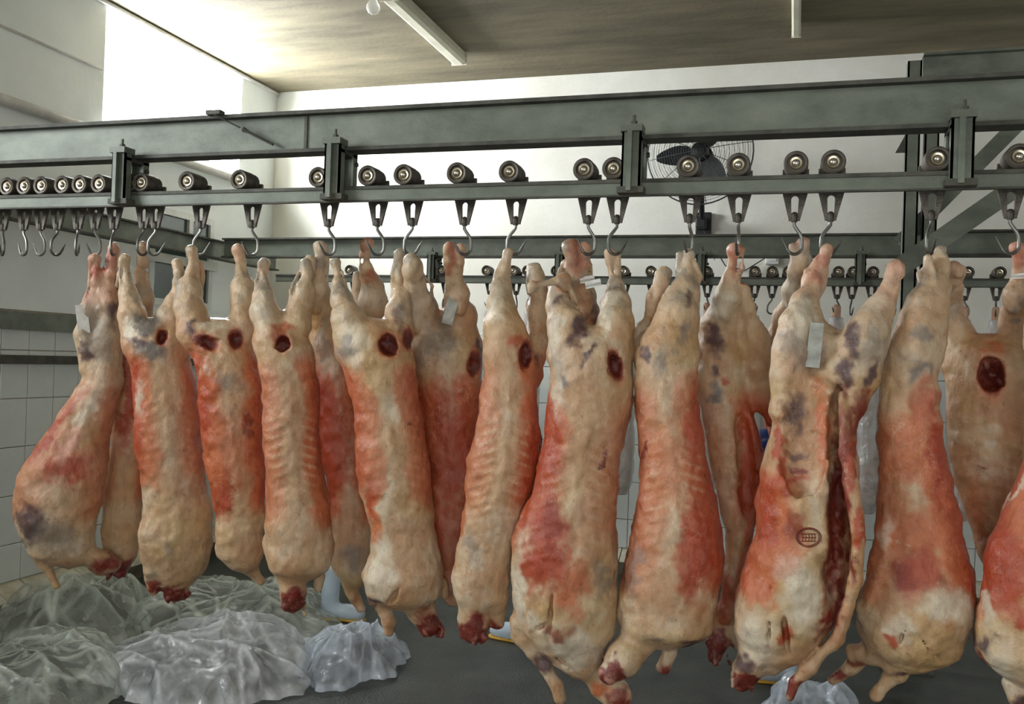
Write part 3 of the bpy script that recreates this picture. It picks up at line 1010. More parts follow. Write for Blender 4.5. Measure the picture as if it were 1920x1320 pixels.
    rm = sstep(0.15, 0.3, np.abs(sg)) * (1 - sstep(0.6, 0.95, np.abs(sg))) * sstep(0.3, 0.38, tz) * (1 - sstep(0.55, 0.68, tz)) * (v[:, 1] < 0.05)
    rib = np.sin((v[:, 2] + 0.4 * np.abs(v[:, 0] - cc)) / 0.034 * 2 * math.pi + 3 * big)
    mix('salmon', rm * ribs * 0.25)
    mix('ribs', rm * sstep(0.2, 1.0, rib + 2.2 * med + 1.5 * big) * ribs * 0.5)
    # inner side (away from the back): raw red cavity lining tones
    mix('red', sstep(0.05, 0.1, v[:, 1] - nbody) * sstep(0.0, 0.1, tz) * 0.45)
    front = 1 - sstep(0.02, 0.06, v[:, 1] - nbody)
    wu = 0.075 * (fbm(v * 13 + 3.3, seed + 21, 3) - 0.5) + 0.03 * (fbm(v * 50, seed + 22, 2) - 0.5)
    wz = 0.11 * (fbm(v * 13 + 8.8, seed + 23, 3) - 0.5) + 0.03 * (fbm(v * 50 + 4, seed + 24, 2) - 0.5)
    for pt in patches:
        kind, px, py, rx, ry = pt[:5]
        rot = math.radians(pt[5]) if len(pt) > 5 else 0
        st = pt[6] if len(pt) > 6 else 0.9
        u, z = uz(px, py)
        du, dz = v[:, 0] - u + wu, v[:, 2] - z + wz
        ca_, sa_ = math.cos(rot), math.sin(rot)
        e1 = (du * ca_ + dz * sa_) / (rx * S)
        e2 = (-du * sa_ + dz * ca_) / (ry * S)
        rr = np.sqrt(e1 ** 2 + e2 ** 2) + 0.6 * med + 0.5 * fine
        if kind == 'blood':
            mk = (1 - sstep(0.85, 1.15, rr)) * st
            mix(kind, mk)
            mix('hole', mk * sstep(0.0, 0.2, fine + 0.4 * med) * 0.7)
            mix('pink', mk * sstep(0.1, 0.28, -fine + 0.6 * med) * 0.55)
            continue
        if kind in ('grey', 'purple'):
            mk = (1 - sstep(0.4, 1.35, rr)) * st
        else:
            mk = (1 - sstep(0.45, 1.3, rr)) * st
        if kind not in ('blood', 'deep', 'hole'):
            mk = mk * front
        mix(kind, mk)
    for cv in carves:                                # raw flesh inside the cuts
        if len(cv) > 7 and cv[7] is None:
            continue
        u, z = uz(cv[0], cv[1])
        rot = cv[6] if len(cv) > 6 else 0
        du, dz = v[:, 0] - u, v[:, 2] - z
        e1 = (du * math.cos(rot) + dz * math.sin(rot)) / (cv[2] * S)
        e2 = (-du * math.sin(rot) + dz * math.cos(rot)) / (cv[3] * S)
        rr = np.sqrt(e1 ** 2 + e2 ** 2)
        fr = v[:, 1] < nbody + 0.02
        rr = rr + 0.5 * med + 0.35 * fine
        mix('salmon', (1 - sstep(1.1, 1.7, rr + 0.7 * big)) * 0.45 * fr)
        mix('deep', (1 - sstep(0.95, 1.25, rr)) * 0.75 * fr)
        mix('hole', (1 - sstep(0.65, 1.0, rr)) * fr * (0.75 + 0.25 * sstep(-.1, .1, fine)))
        mix('red', (1 - sstep(0.8, 1.0, rr)) * sstep(0.08, 0.2, fine) * 0.4 * fr)
    speck = fbm(v * 70, seed + 90, 2)
    mix('deep', sstep(0.8, 0.88, speck) * 0.4)
    col = np.clip(col, 0, 1) ** 1.22
    # ------------------ world
    wv = v[:, 0:1] * uax + v[:, 1:2] * nrm + np.array([0, 0, 1.0]) * v[:, 2:3] + np.array([P0[0], P0[1], 0])
    org = np.array([P0[0], P0[1], wv[:, 2].min()])
    me = np_mesh('sheep_carcass', wv - org, f, M['meat'], col)
    o = mesh_obj('sheep_carcass', me, None, org)
    tag(o, label, 'carcass', group)
    if stamp:
        px, py, rx, ry = stamp
        def skin(lx, ly):
            u, z = uz(px + lx * rx, py + ly * ry)
            nb = ((v[:, 0] - u) ** 2 + (v[:, 2] - z) ** 2 < 0.012 ** 2) & (v[:, 1] < nbody)
            nn = v[nb, 1].mean() - 0.001
            return u * uax + nn * nrm + np.array([P0[0], P0[1], z]) - org
        mb = MB()
        for sc_, wr in ((1.0, .0022), (.86, .0012)):
            mb.tube([skin(sc_ * math.cos(t), sc_ * math.sin(t)) for t in np.linspace(0, 2 * math.pi, 30, endpoint=False)], wr, 5, closed=True)
        for ly in (-.35, .05, .42):
            mb.tube([skin(lx, ly) for lx in np.linspace(-.6, .6, 7)], .0016, 5)
        for k in range(5):
            lx = -.5 + .25 * k
            mb.tube([skin(lx, -.3), skin(lx + .06, 0), skin(lx, .36)], .0012, 5)
        mb.build('ink_stamp', M['ink'], o)
    for (nm, px, py, wpx, hpx, rot, dep, mat) in tags:
        u, z = uz(px, py)
        # rest on the flesh: front-most vertex near the tag
        near = np.abs(v[:, 0] - u) + np.abs(v[:, 2] - z) < 0.02
        nn = v[near, 1].min() - 0.003 if near.any() else dep
        cr, sr = math.cos(math.radians(rot)), math.sin(math.radians(rot))
        mb = MB()
        N = 6
        vv, ff = [], []
        for i in range(N + 1):
            for j in range(2):
                lu = (j - 0.5) * wpx * S
                lz = (i / N - 0.5) * hpx * S
                bu, bz2 = lu * cr - lz * sr, lu * sr + lz * cr
                bend = 0.006 * math.sin(i * 1.3 + j)
                for t in (0, 0.0012):
                    w = (u + bu) * uax + (nn + bend - t) * nrm + np.array([P0[0], P0[1], 0]) + np.array([0, 0, z + bz2])
                    vv.append(w)
        for i in range(N):
            k = i * 4
            ff += [(k + 1, k + 3, k + 7, k + 5), (k, k + 4, k + 6, k + 2), (k, k + 1, k + 5, k + 4), (k + 2, k + 6, k + 7, k + 3)]
        ff += [(0, 2, 3, 1), (N * 4, N * 4 + 1, N * 4 + 3, N * 4 + 2)]
        mb.add([w - org for w in vv], ff).build(nm, M[mat], o, smooth=True)
    return o
FR = YH - 0.08       # front layer depth
BK = YH + 0.20       # back layer depth
carcass('sideways turned carcass with a white leg tag, hanging nearest the tiled left wall', (200, 470), YH + 0.02,
    [(690, 160, 228), (720, 146, 228), (760, 121, 214), (820, 80, 207), (880, 36, 199), (930, 24, 196), (980, 25, 185), (1030, 57, 178), (1065, 84, 182)],
    [[(178, 488, 12), (180, 508, 12), (180, 530, 10), (168, 580, 18), (160, 630, 18), (170, 690, 22)],
     [(214, 466, 12), (211, 490, 12), (207, 515, 13), (201, 567, 22), (200, 640, 28), (196, 710, 32), (170, 780, 40)],
     [(70, 1030, 18), (84, 1058, 12), (98, 1080, 8), (106, 1098, 8)], [(120, 1040, 12), (128, 1064, 7)],
     [(165, 1045, 18), (190, 1055, 22), (212, 1058, 17)]],
    patches=[('deep', 200, 1058, 34, 20), ('purple', 62, 980, 26, 42), ('grey', 100, 1000, 40, 40, 0, .6), ('red', 120, 860, 50, 45), ('white', 165, 770, 12, 70, -25), ('pink', 128, 830, 16, 40, -35), ('purple', 215, 590, 12, 34), ('grey', 190, 650, 26, 60, 0, .5), ('red', 110, 790, 10, 90, -36), ('red', 180, 508, 14, 26, 0, .6), ('grey', 165, 620, 16, 60, 0, .5), ('purple', 160, 660, 12, 26)],
    red=(.3, .4), seed=1, thick=.7, tags=[('paper_tag', 156, 605, 22, 72, 8, 0, 'paper')], ribs=0)
carcass('slim carcass half hidden behind the turned one, close to the left wall', (262, 470), BK,
    [(600, 222, 285), (720, 214, 275), (800, 209, 275), (900, 199, 270), (950, 190, 268), (1000, 187, 264), (1040, 193, 258), (1070, 203, 248)],
    [[(267, 468, 12, -.1), (265, 490, 11, -.08), (262, 515, 11, -.05), (268, 560, 18), (262, 620, 28), (252, 680, 34)],
     [(232, 520, 10), (232, 570, 18), (238, 640, 26)], [(215, 1050, 18), (225, 1066, 18)]],
    patches=[('deep', 222, 1062, 34, 18), ('red', 240, 740, 14, 120), ('blood', 222, 1072, 26, 10)], red=(.2, .6), seed=2, ribs=0, h=.009)
carcass('cream carcass with grey bruised rump, a round cut and a bloody neck stump', (270, 475), FR,
    [(595, 232, 345), (640, 230, 352), (700, 247, 364), (773, 249, 377), (840, 252, 380), (913, 266, 387), (949, 265, 396), (1000, 262, 401), (1040, 265, 396), (1070, 278, 384), (1100, 292, 372)],
    [[(235, 482, 13), (236, 500, 12), (237, 518, 10), (240, 550, 18), (248, 590, 24), (262, 640, 34)],
     [(334, 492, 12, .05), (337, 510, 12, .04), (337, 528, 12, .02), (330, 565, 17), (320, 600, 28), (312, 645, 38)],
     [(330, 1085, 36), (331, 1108, 24)], [(288, 1080, 16), (287, 1108, 10)], [(280, 1000, 22, -.05), (282, 1060, 14, -.03)]],
    carves=[(303, 634, 10, 15, .04)], seed=3, red=(.75, .55), redz=(.12, .6),
    patches=[('blood', 332, 1112, 34, 24), ('deep', 290, 1100, 14, 20), ('grey', 275, 605, 30, 22), ('purple', 262, 638, 26, 10, -15), ('grey', 285, 655, 26, 18), ('purple', 345, 635, 14, 8), ('white', 250, 615, 10, 30), ('red', 252, 720, 8, 60), ('white', 262, 755, 9, 40, 0, .7), ('red', 258, 820, 14, 40, 0, .7), ('grey', 310, 1020, 10, 26, 0, .5)], ribs=.3)
carcass('cream and salmon carcass with two dark wounds on its rump', (400, 470), FR + .03,
    [(595, 350, 470), (640, 352, 474), (693, 364, 490), (740, 370, 493), (773, 372, 494), (840, 381, 494), (876, 383, 498), (924, 396, 498), (967, 405, 497), (1015, 402, 496), (1044, 408, 496), (1072, 425, 488)],
    [[(357, 466, 10), (360, 485, 10), (361, 505, 10), (354, 540, 19), (354, 575, 25), (366, 620, 38)],
     [(448, 466, 11), (449, 485, 10), (450, 505, 9), (455, 535, 20), (457, 570, 23), (455, 605, 28), (440, 640, 36)],
     [(372, 492, 9, .08), (376, 515, 8, .09), (372, 560, 14, .1)],
     [(455, 1050, 24), (470, 1068, 11), (489, 1090, 8)]],
    carves=[(386, 642, 22, 13, .03, 0, -.35), (442, 636, 13, 19, .035)], seed=4, red=(.95, .9), redz=(.12, .75),
    patches=[('white', 395, 610, 18, 14), ('purple', 360, 605, 10, 18), ('white', 385, 690, 12, 22, 0, .6), ('grey', 420, 715, 26, 14, 0, .5), ('blood', 440, 790, 6, 34, -10, .7), ('blood', 468, 800, 8, 24, 0, .6), ('salmon', 420, 850, 45, 90, 0, .7), ('cream', 445, 760, 24, 60, 0, .6), ('red', 420, 930, 16, 40), ('red', 380, 780, 10, 80)], ribs=.2)
carcass('smooth cream carcass with a round red cut, visible ribs and a stubby red neck', (540, 480), FR,
    [(600, 475, 575), (627, 474, 580), (673, 483, 590), (723, 490, 598), (773, 490, 600), (840, 493, 601), (913, 501, 611), (985, 496, 624), (1036, 495, 625), (1065, 502, 618), (1095, 520, 592)],
    [[(494, 490, 12), (494, 505, 12), (493, 525, 11), (493, 552, 18), (496, 585, 24), (508, 630, 32)],
     [(575, 492, 11, .04), (576, 515, 11, .03), (572, 545, 16, .02), (564, 575, 22), (555, 610, 30)],
     [(548, 1085, 30), (550, 1110, 23), (550, 1128, 20)], [(600, 1085, 12, .05), (598, 1108, 9, .05)]],
    carves=[(531, 645, 13, 15, .045)], seed=5, red=(.5, .95), redz=(.16, .75),
    patches=[('blood', 551, 1130, 28, 24), ('deep', 550, 1108, 26, 12), ('red', 525, 622, 22, 14, 0, .7), ('white', 495, 570, 18, 50, 0, .6), ('salmon', 610, 900, 18, 90), ('cream', 550, 880, 18, 160, 0, .7)], ribs=1)
carcass('lean carcass with a deep red flank, half hidden between two paler ones', (600, 472), BK - .04,
    [(590, 573, 640), (657, 583, 660), (723, 592, 672), (800, 597, 680), (862, 602, 688), (931, 616, 694), (985, 622, 698), (1044, 616, 700), (1075, 624, 698), (1100, 650, 690)],
    [[(601, 470, 13, -.08), (600, 490, 12, -.07), (599, 512, 12, -.05), (597, 550, 20), (600, 590, 26), (610, 640, 34)],
     [(582, 496, 10), (584, 520, 10), (588, 560, 14)],
     [(655, 1090, 16), (665, 1122, 10), (676, 1142, 8)]],
    seed=6, red=(.9, .9), redz=(.2, .72), patches=[('red', 625, 820, 36, 130), ('grey', 605, 640, 14, 60, 0, .6), ('white', 615, 690, 18, 30, 0, .6), ('grey', 660, 1040, 22, 30, 0, .6), ('tan', 672, 1130, 14, 24)], ribs=.3)
carcass('pale carcass with a wide dark cut by the tail and its red neck bent aside', (690, 480), FR - .02,
    [(595, 622, 765), (640, 632, 771), (673, 640, 777), (733, 653, 783), (773, 662, 788), (840, 667, 803), (876, 668, 807), (924, 676, 809), (985, 692, 814), (1020, 694, 822), (1044, 692, 826), (1080, 676, 830), (1116, 686, 826), (1145, 716, 812)],
    [[(629, 488, 11), (630, 505, 11), (632, 525, 11), (640, 560, 20), (652, 600, 30), (668, 645, 40)],
     [(754, 470, 11), (752, 490, 11), (750, 510, 11), (750, 550, 15), (748, 585, 23), (745, 620, 32)],
     [(770, 1110, 36), (789, 1142, 26), (804, 1172, 22)],
     [(712, 1120, 22), (721, 1146, 12), (729, 1166, 13), (731, 1184, 9)], [(832, 1100, 10, .06), (836, 1125, 7, .06)]],
    carves=[(727, 648, 17, 20, .05), (763, 636, 9, 20, .035), (735, 1108, 4, 26, .02, 0, -.5, None)], seed=7, red=(.7, .7), redz=(.16, .62),
    patches=[('blood', 812, 1176, 26, 22), ('deep', 792, 1150, 12, 20, 0, .6), ('white', 665, 640, 30, 50, 0, .7), ('grey', 650, 655, 16, 22, 0, .6), ('blood', 756, 808, 8, 6), ('salmon', 700, 960, 18, 60), ('red', 694, 930, 12, 40, 0, .7), ('white', 712, 1060, 30, 70), ('white', 725, 930, 12, 40, 0, .6), ('purple', 700, 1128, 18, 10), ('white', 730, 765, 16, 26, 0, .7), ('tan', 730, 1170, 14, 24), ('purple', 755, 600, 12, 40, 0, .5)], ribs=.35)
carcass('carcass with a bare pinkish shank, hidden behind the pale bent-necked one', (690, 475), BK + .16,
    [(610, 668, 740), (700, 660, 755), (850, 680, 770), (1000, 690, 785), (1060, 700, 770)],
    [[(686, 472, 11, -.2), (688, 490, 10, -.18), (688, 510, 10, -.15), (697, 540, 19, -.08), (701, 575, 26), (704, 620, 32)], [(670, 515, 9, .02), (670, 560, 14, .02), (680, 620, 24)]],
    seed=8, red=(.8, .8), patches=[('red', 695, 522, 20, 14, 0, .6), ('white', 690, 570, 30, 30, 0, .5)], h=.009, ribs=0)
carcass('reddish carcass with a blunt pale shank and a strap tag on its other leg', (850, 475), BK - .02,
    [(600, 768, 890), (640, 768, 902), (690, 774, 905), (757, 786, 902), (807, 792, 900), (880, 796, 905), (970, 792, 898), (1050, 800, 890), (1110, 825, 880)],
    [[(775, 500, 15), (777, 515, 16), (781, 540, 17), (788, 572, 26), (798, 610, 36), (810, 660, 44)],
     [(842, 472, 10, -.1), (846, 495, 9, -.08), (853, 525, 10, -.05), (857, 555, 20), (863, 590, 27), (868, 640, 33)],
     [(862, 475, 9, -.1), (862, 500, 8, -.08), (857, 530, 10, -.04)], [(850, 1090, 24), (850, 1120, 18)]],
    carves=[(888, 682, 12, 22, .05)], seed=9, red=(1, 1), redz=(.22, .95),
    patches=[('white', 790, 590, 22, 50, 0, .6), ('grey', 830, 640, 24, 40, 0, .6), ('grey', 800, 660, 14, 60, 0, .5), ('red', 850, 850, 46, 130), ('tan', 875, 600, 18, 40, 0, .6), ('red', 850, 1020, 50, 110, 0, .6), ('red', 845, 500, 14, 40, 0, .6), ('purple', 895, 660, 8, 30)], tags=[('strap_tag', 846, 578, 20, 66, -12, 0, 'tag_grey')], ribs=.3)
carcass('cream carcass with an oval cut by its right edge and a raw red neck end', (953, 475), FR,
    [(600, 916, 1000), (657, 907, 1002), (707, 906, 1006), (773, 897, 1012), (823, 886, 1014), (869, 877, 1010), (942, 872, 995), (993, 865, 975), (1029, 856, 962), (1076, 846, 957), (1124, 853, 955), (1150, 866, 935)],
    [[(955, 468, 10), (951, 485, 10), (948, 505, 12), (941, 540, 17), (940, 575, 25), (944, 610, 33), (950, 660, 40)],
     [(1003, 500, 15, .1), (1006, 515, 17, .1), (1010, 535, 16, .1), (1012, 575, 18, .1), (1008, 640, 20, .09), (995, 700, 26, .05)],
     [(892, 1130, 34), (887, 1160, 26), (886, 1184, 22)], [(930, 1140, 18), (933, 1165, 14)]],
    carves=[(985, 666, 13, 25, .05)], seed=10, red=(.45, .95), redz=(.14, .62),
    patches=[('blood', 886, 1184, 30, 24), ('deep', 932, 1168, 16, 18), ('deep', 890, 1158, 26, 10, 0, .6), ('red', 960, 645, 16, 18, 0, .8), ('red', 1000, 520, 18, 24, 0, .6), ('purple', 1012, 620, 8, 50), ('salmon', 872, 960, 12, 50), ('red', 1000, 880, 12, 90), ('grey', 890, 1020, 14, 30, 0, .5), ('white', 930, 570, 22, 40, 0, .6), ('tan', 905, 1080, 40, 40, 0, .5)], ribs=1)
carcass('largest carcass, a folded shank at its top and a glossy red side', (1110, 475), FR - .03,
    [(610, 1030, 1180), (657, 1030, 1187), (723, 1030, 1187), (790, 1024, 1180), (823, 1019, 1170), (858, 1012, 1161), (913, 1004, 1158), (975, 976, 1156), (1011, 962, 1157), (1076, 958, 1160), (1138, 964, 1158), (1185, 976, 1153), (1233, 1020, 1128), (1272, 1065, 1110)],
    [[(1003, 538, 12, -.05), (1014, 534, 10, -.04), (1035, 530, 9, -.02), (1056, 524, 10, 0)], [(1056, 524, 10, 0), (1046, 545, 18), (1048, 575, 22), (1061, 607, 33), (1072, 650, 46)],
     [(1147, 466, 11), (1145, 485, 10), (1147, 510, 9), (1155, 535, 14), (1154, 568, 25), (1154, 605, 32), (1148, 650, 42)], [(1162, 470, 8), (1163, 500, 6), (1158, 530, 9)],
     [(985, 1195, 20), (998, 1222, 14), (1020, 1248, 15), (1042, 1284, 11), (1050, 1312, 11)],
     [(1110, 1250, 30), (1128, 1284, 20), (1152, 1300, 24), (1166, 1308, 18)], [(975, 1170, 22), (966, 1194, 8)]],
    carves=[(1152, 686, 12, 28, .045, 0, .25), (1036, 1125, 4, 50, .022, 0, -.05, None), (1014, 1160, 4, 16, .02, 0, -.9, None), (1062, 1235, 3, 30, .02, 0, .9, None)], seed=11, red=(.9, .35), redz=(.2, .6), thick=.8,
    patches=[('purple', 1085, 615, 14, 46, -28), ('purple', 1100, 655, 10, 26, -20), ('purple', 1050, 560, 10, 22, -10, .7), ('white', 1042, 620, 14, 60), ('grey', 1068, 713, 16, 16), ('grey', 1050, 690, 12, 40, 0, .5), ('white', 1140, 585, 14, 44, -20), ('white', 1048, 740, 12, 60, 0, .7),
             ('red', 1032, 830, 26, 80), ('red', 1030, 1000, 40, 100, 10), ('deep', 1040, 960, 14, 60, 10, .5), ('salmon', 1075, 1080, 28, 60), ('red', 1010, 1040, 36, 60), ('white', 975, 1100, 14, 80), ('white', 1070, 1200, 50, 44), ('deep', 1050, 1165, 20, 20, 30, .7), ('white', 1010, 1150, 20, 22), ('grey', 1125, 1070, 12, 44, 0, .6), ('tan', 1110, 950, 34, 150, 0, .5), ('purple', 1010, 1240, 18, 26, -40), ('tan', 1048, 1300, 12, 22), ('deep', 1165, 1306, 24, 16), ('salmon', 1130, 1285, 20, 16), ('blood', 1130, 860, 5, 14, 0, .8), ('red', 1003, 535, 10, 8, 0, .3), ('tan', 1060, 530, 26, 10)],
    tags=[('paper_band', 1112, 532, 30, 14, 14, 0, 'paper')], ribs=.9)
carcass('carcass with a pair of pink shanks, hidden behind the largest carcass', (1090, 475), BK + .12,
    [(600, 1070, 1140), (700, 1065, 1150), (850, 1060, 1150), (1000, 1050, 1140), (1060, 1070, 1120)],
    [[(1070, 476, 13, -.15), (1074, 500, 14, -.14), (1080, 525, 17, -.12), (1090, 555, 22, -.08), (1100, 600, 26)], [(1096, 478, 10, -.15), (1098, 505, 9, -.14), (1092, 540, 14, -.1)], [(1062, 505, 10, -.1), (1064, 530, 10, -.1), (1076, 570, 16, -.05)]],
    seed=12, red=(.8, .8), patches=[('red', 1085, 500, 26, 30, 0, .55), ('purple', 1112, 590, 10, 30), ('tan', 1095, 570, 20, 40, 0, .6)], h=.009, ribs=0, tags=[('paper_band', 1100, 533, 26, 12, 10, 0, 'paper')])
carcass('cream and orange carcass with crossing pale fat lines and two bloody stumps', (1285, 475), FR,
    [(600, 1215, 1308), (633, 1203, 1309), (680, 1190, 1309), (740, 1189, 1309), (790, 1193, 1315), (857, 1201, 1327), (913, 1197, 1337), (967, 1190, 1352), (1004, 1182, 1355), (1058, 1173, 1356), (1116, 1162, 1345), (1175, 1158, 1338), (1215, 1190, 1305)],
    [[(1292, 470, 11), (1290, 490, 12), (1288, 515, 15), (1282, 550, 26), (1270, 590, 38), (1255, 650, 52)],
     [(1242, 508, 15, .08), (1238, 525, 15, .08), (1232, 550, 12, .08), (1218, 585, 10, .08), (1205, 620, 16, .06), (1210, 665, 26, .03)], [(1273, 472, 8), (1273, 500, 7), (1280, 530, 10)],
     [(1195, 1195, 34, -.03), (1168, 1224, 30, -.08), (1147, 1242, 22, -.10)], [(1255, 1200, 20), (1256, 1222, 12), (1243, 1250, 14)]],
    seed=13, red=(.55, .95), redz=(.2, .8),
    patches=[('blood', 1148, 1238, 28, 30), ('pink', 1152, 1246, 8, 20, 0, .8), ('deep', 1243, 1254, 16, 18), ('purple', 1205, 655, 12, 14), ('grey', 1240, 670, 20, 36, 0, .6), ('grey', 1280, 640, 10, 30, 0, .6), ('purple', 1290, 560, 8, 24, 0, .6), ('grey', 1190, 1060, 16, 60, 0, .5), ('red', 1305, 1000, 36, 90), ('red', 1290, 1080, 28, 44, 0, .8), ('red', 1300, 800, 14, 90), ('purple', 1300, 1195, 24, 14), ('grey', 1230, 1180, 26, 12, 0, .7), ('salmon', 1255, 860, 30, 100, 0, .6), ('blood', 1212, 845, 5, 18, -20, .7), ('red', 1238, 530, 14, 22, 0, .5), ('tan', 1220, 1120, 40, 40, 0, .5)], ribs=1)
carcass('opened carcass turned sideways, its narrow red ribcage beside one blunt shank', (1380, 480), BK - .05,
    [(640, 1308, 1392), (740, 1312, 1400), (773, 1318, 1415), (807, 1323, 1425), (867, 1331, 1434), (931, 1345, 1424), (985, 1356, 1416), (1040, 1358, 1404), (1100, 1352, 1390), (1170, 1345, 1380)],
    [[(1377, 478, 13, -.06), (1374, 500, 12, -.05), (1370, 525, 13, -.03), (1365, 560, 22), (1352, 610, 35), (1348, 670, 42), (1349, 720, 44), (1352, 770, 34)],
     [(1392, 546, 15, -.03), (1396, 560, 14, -.03), (1402, 580, 13, -.03), (1412, 630, 25), (1426, 690, 30), (1434, 740, 26), (1446, 790, 12)], [(1391, 478, 8, -.06), (1391, 510, 9, -.05), (1382, 530, 10, -.03)],
     [(1350, 1160, 20), (1345, 1205, 16), (1340, 1228, 15)], [(1375, 1180, 12), (1382, 1210, 9)]],
    carves=[(1398, 880, 20, 110, .05, 0, .1, None)], seed=14, red=(.2, .9), redz=(.2, .9),
    patches=[('purple', 1342, 640, 16, 30), ('purple', 1338, 695, 12, 14), ('grey', 1342, 730, 16, 14), ('red', 1362, 712, 12, 8), ('white', 1360, 575, 20, 34), ('red', 1400, 880, 26, 110), ('tan', 1378, 850, 8, 100), ('tan', 1376, 1000, 12, 60, 0, .8), ('red', 1350, 1120, 30, 50), ('blood', 1345, 1215, 30, 40), ('tan', 1420, 680, 20, 60, 0, .6), ('red', 1393, 535, 10, 8), ('red', 1376, 505, 12, 24, 0, .5)], ribs=0, h=.0075, tags=[('blue_stand_in', 1435, 826, 15, 46, 12, 0, 'blue')])  # blue strip is an added stand-in for an unidentified blue shape behind
carcass('split open carcass with a stamped red shoulder and gaping belly', (1552, 470), FR - .04,
    [(700, 1452, 1625), (740, 1450, 1622), (800, 1450, 1606), (840, 1440, 1606), (876, 1427, 1610), (949, 1417, 1614), (1015, 1414, 1614), (1073, 1394, 1604), (1110, 1382, 1590), (1149, 1376, 1570), (1200, 1378, 1540), (1235, 1395, 1505), (1260, 1400, 1460)],
    [[(1549, 458, 13), (1545, 480, 14), (1537, 502, 15), (1526, 525, 18), (1509, 567, 26), (1495, 607, 33), (1488, 655, 38), (1484, 700, 40), (1480, 760, 36)],
     [(1681, 500, 17, .04), (1674, 518, 15, .04), (1666, 538, 14, .03), (1650, 575, 24, .02), (1630, 615, 36), (1614, 655, 46), (1606, 700, 42), (1598, 750, 30)],
     [(1415, 1235, 34), (1402, 1256, 24), (1391, 1282, 16)], [(1460, 1235, 20), (1455, 1255, 10)], [(1530, 600, 20, .03), (1548, 645, 32, .03), (1555, 710, 44, .03)]],
    carves=[(1508, 780, 46, 120, .05, .0, -.02, None), (1508, 850, 44, 80, .045, 0, 0, None), (1572, 940, 21, 240, .11, .02, .03, None), (1573, 1120, 16, 90, .09, .02, .35, None), (1447, 1140, 3, 40, .02, 0, 0, None), (1476, 1175, 6, 40, .03, 0, .15, None)], seed=15, red=(.9, .1), redz=(.3, .75), nbody=.02,
    patches=[('grey', 1490, 640, 22, 36, 0, .6), ('white', 1500, 590, 20, 50, 25, .8), ('purple', 1540, 500, 12, 26, 25, .4), ('pink', 1547, 462, 14, 16), ('grey', 1525, 660, 24, 44, 0, .6), ('purple', 1600, 640, 14, 30), ('purple', 1580, 690, 14, 40), ('purple', 1625, 690, 12, 34, -20), ('white', 1650, 580, 26, 34, 0, .5),
             ('tan', 1508, 810, 54, 130), ('purple', 1490, 770, 26, 44, -15, .8), ('deep', 1492, 880, 24, 12), ('red', 1490, 905, 26, 14), ('purple', 1492, 840, 26, 12, 0, .7), ('salmon', 1540, 800, 12, 110), ('white', 1530, 960, 12, 60, 0, .5), ('red', 1460, 850, 10, 90),
             ('salmon', 1455, 1000, 50, 90), ('red', 1440, 960, 24, 70), ('deep', 1490, 975, 22, 34, 0, .6), ('salmon', 1430, 1080, 40, 40), ('pink', 1480, 1050, 24, 30), ('white', 1420, 1180, 44, 50), ('white', 1510, 1110, 40, 80), ('red', 1478, 1180, 14, 22, -20), ('purple', 1412, 1230, 26, 18), ('blood', 1396, 1270, 26, 30), ('deep', 1571, 950, 21, 240), ('red', 1592, 860, 9, 60), ('cream', 1598, 930, 8, 24), ('red', 1610, 980, 9, 44), ('deep', 1604, 1060, 9, 40), ('cream', 1592, 1110, 10, 16), ('tan', 1560, 1195, 26, 20), ('deep', 1484, 1290, 18, 22), ('deep', 1610, 770, 20, 60), ('deep', 1560, 1150, 12, 60, -25)],
    tags=[('paper_tag', 1528, 648, 26, 88, -4, 0, 'tag_grey')], ribs=0, thick=.95, stamp=(1517, 995, 22, 17),
    late=[[(1578, 740, 10, -.05), (1584, 840, 11, -.09), (1597, 920, 12, -.10), (1608, 1000, 13, -.10), (1602, 1076, 13, -.09), (1590, 1120, 13, -.08), (1570, 1185, 14, -.06), (1520, 1242, 12, -.04), (1490, 1275, 10, -.03), (1482, 1300, 11, -.03)]])
carcass('carcass with one crooked white leg, hidden behind the split open one', (1495, 475), BK + .12,
    [(610, 1430, 1490), (700, 1425, 1500), (900, 1440, 1520), (1000, 1450, 1520)],
    [[(1506, 470, 10, -.15), (1503, 490, 12, -.14), (1496, 512, 15, -.12), (1486, 555, 16, -.08), (1468, 592, 16, -.04), (1455, 640, 22)], [(1487, 478, 9, -.15), (1489, 505, 10, -.14)]],
    seed=16, red=(.8, .8), patches=[('white', 1485, 560, 30, 40, 0, .7)], h=.009, ribs=0)
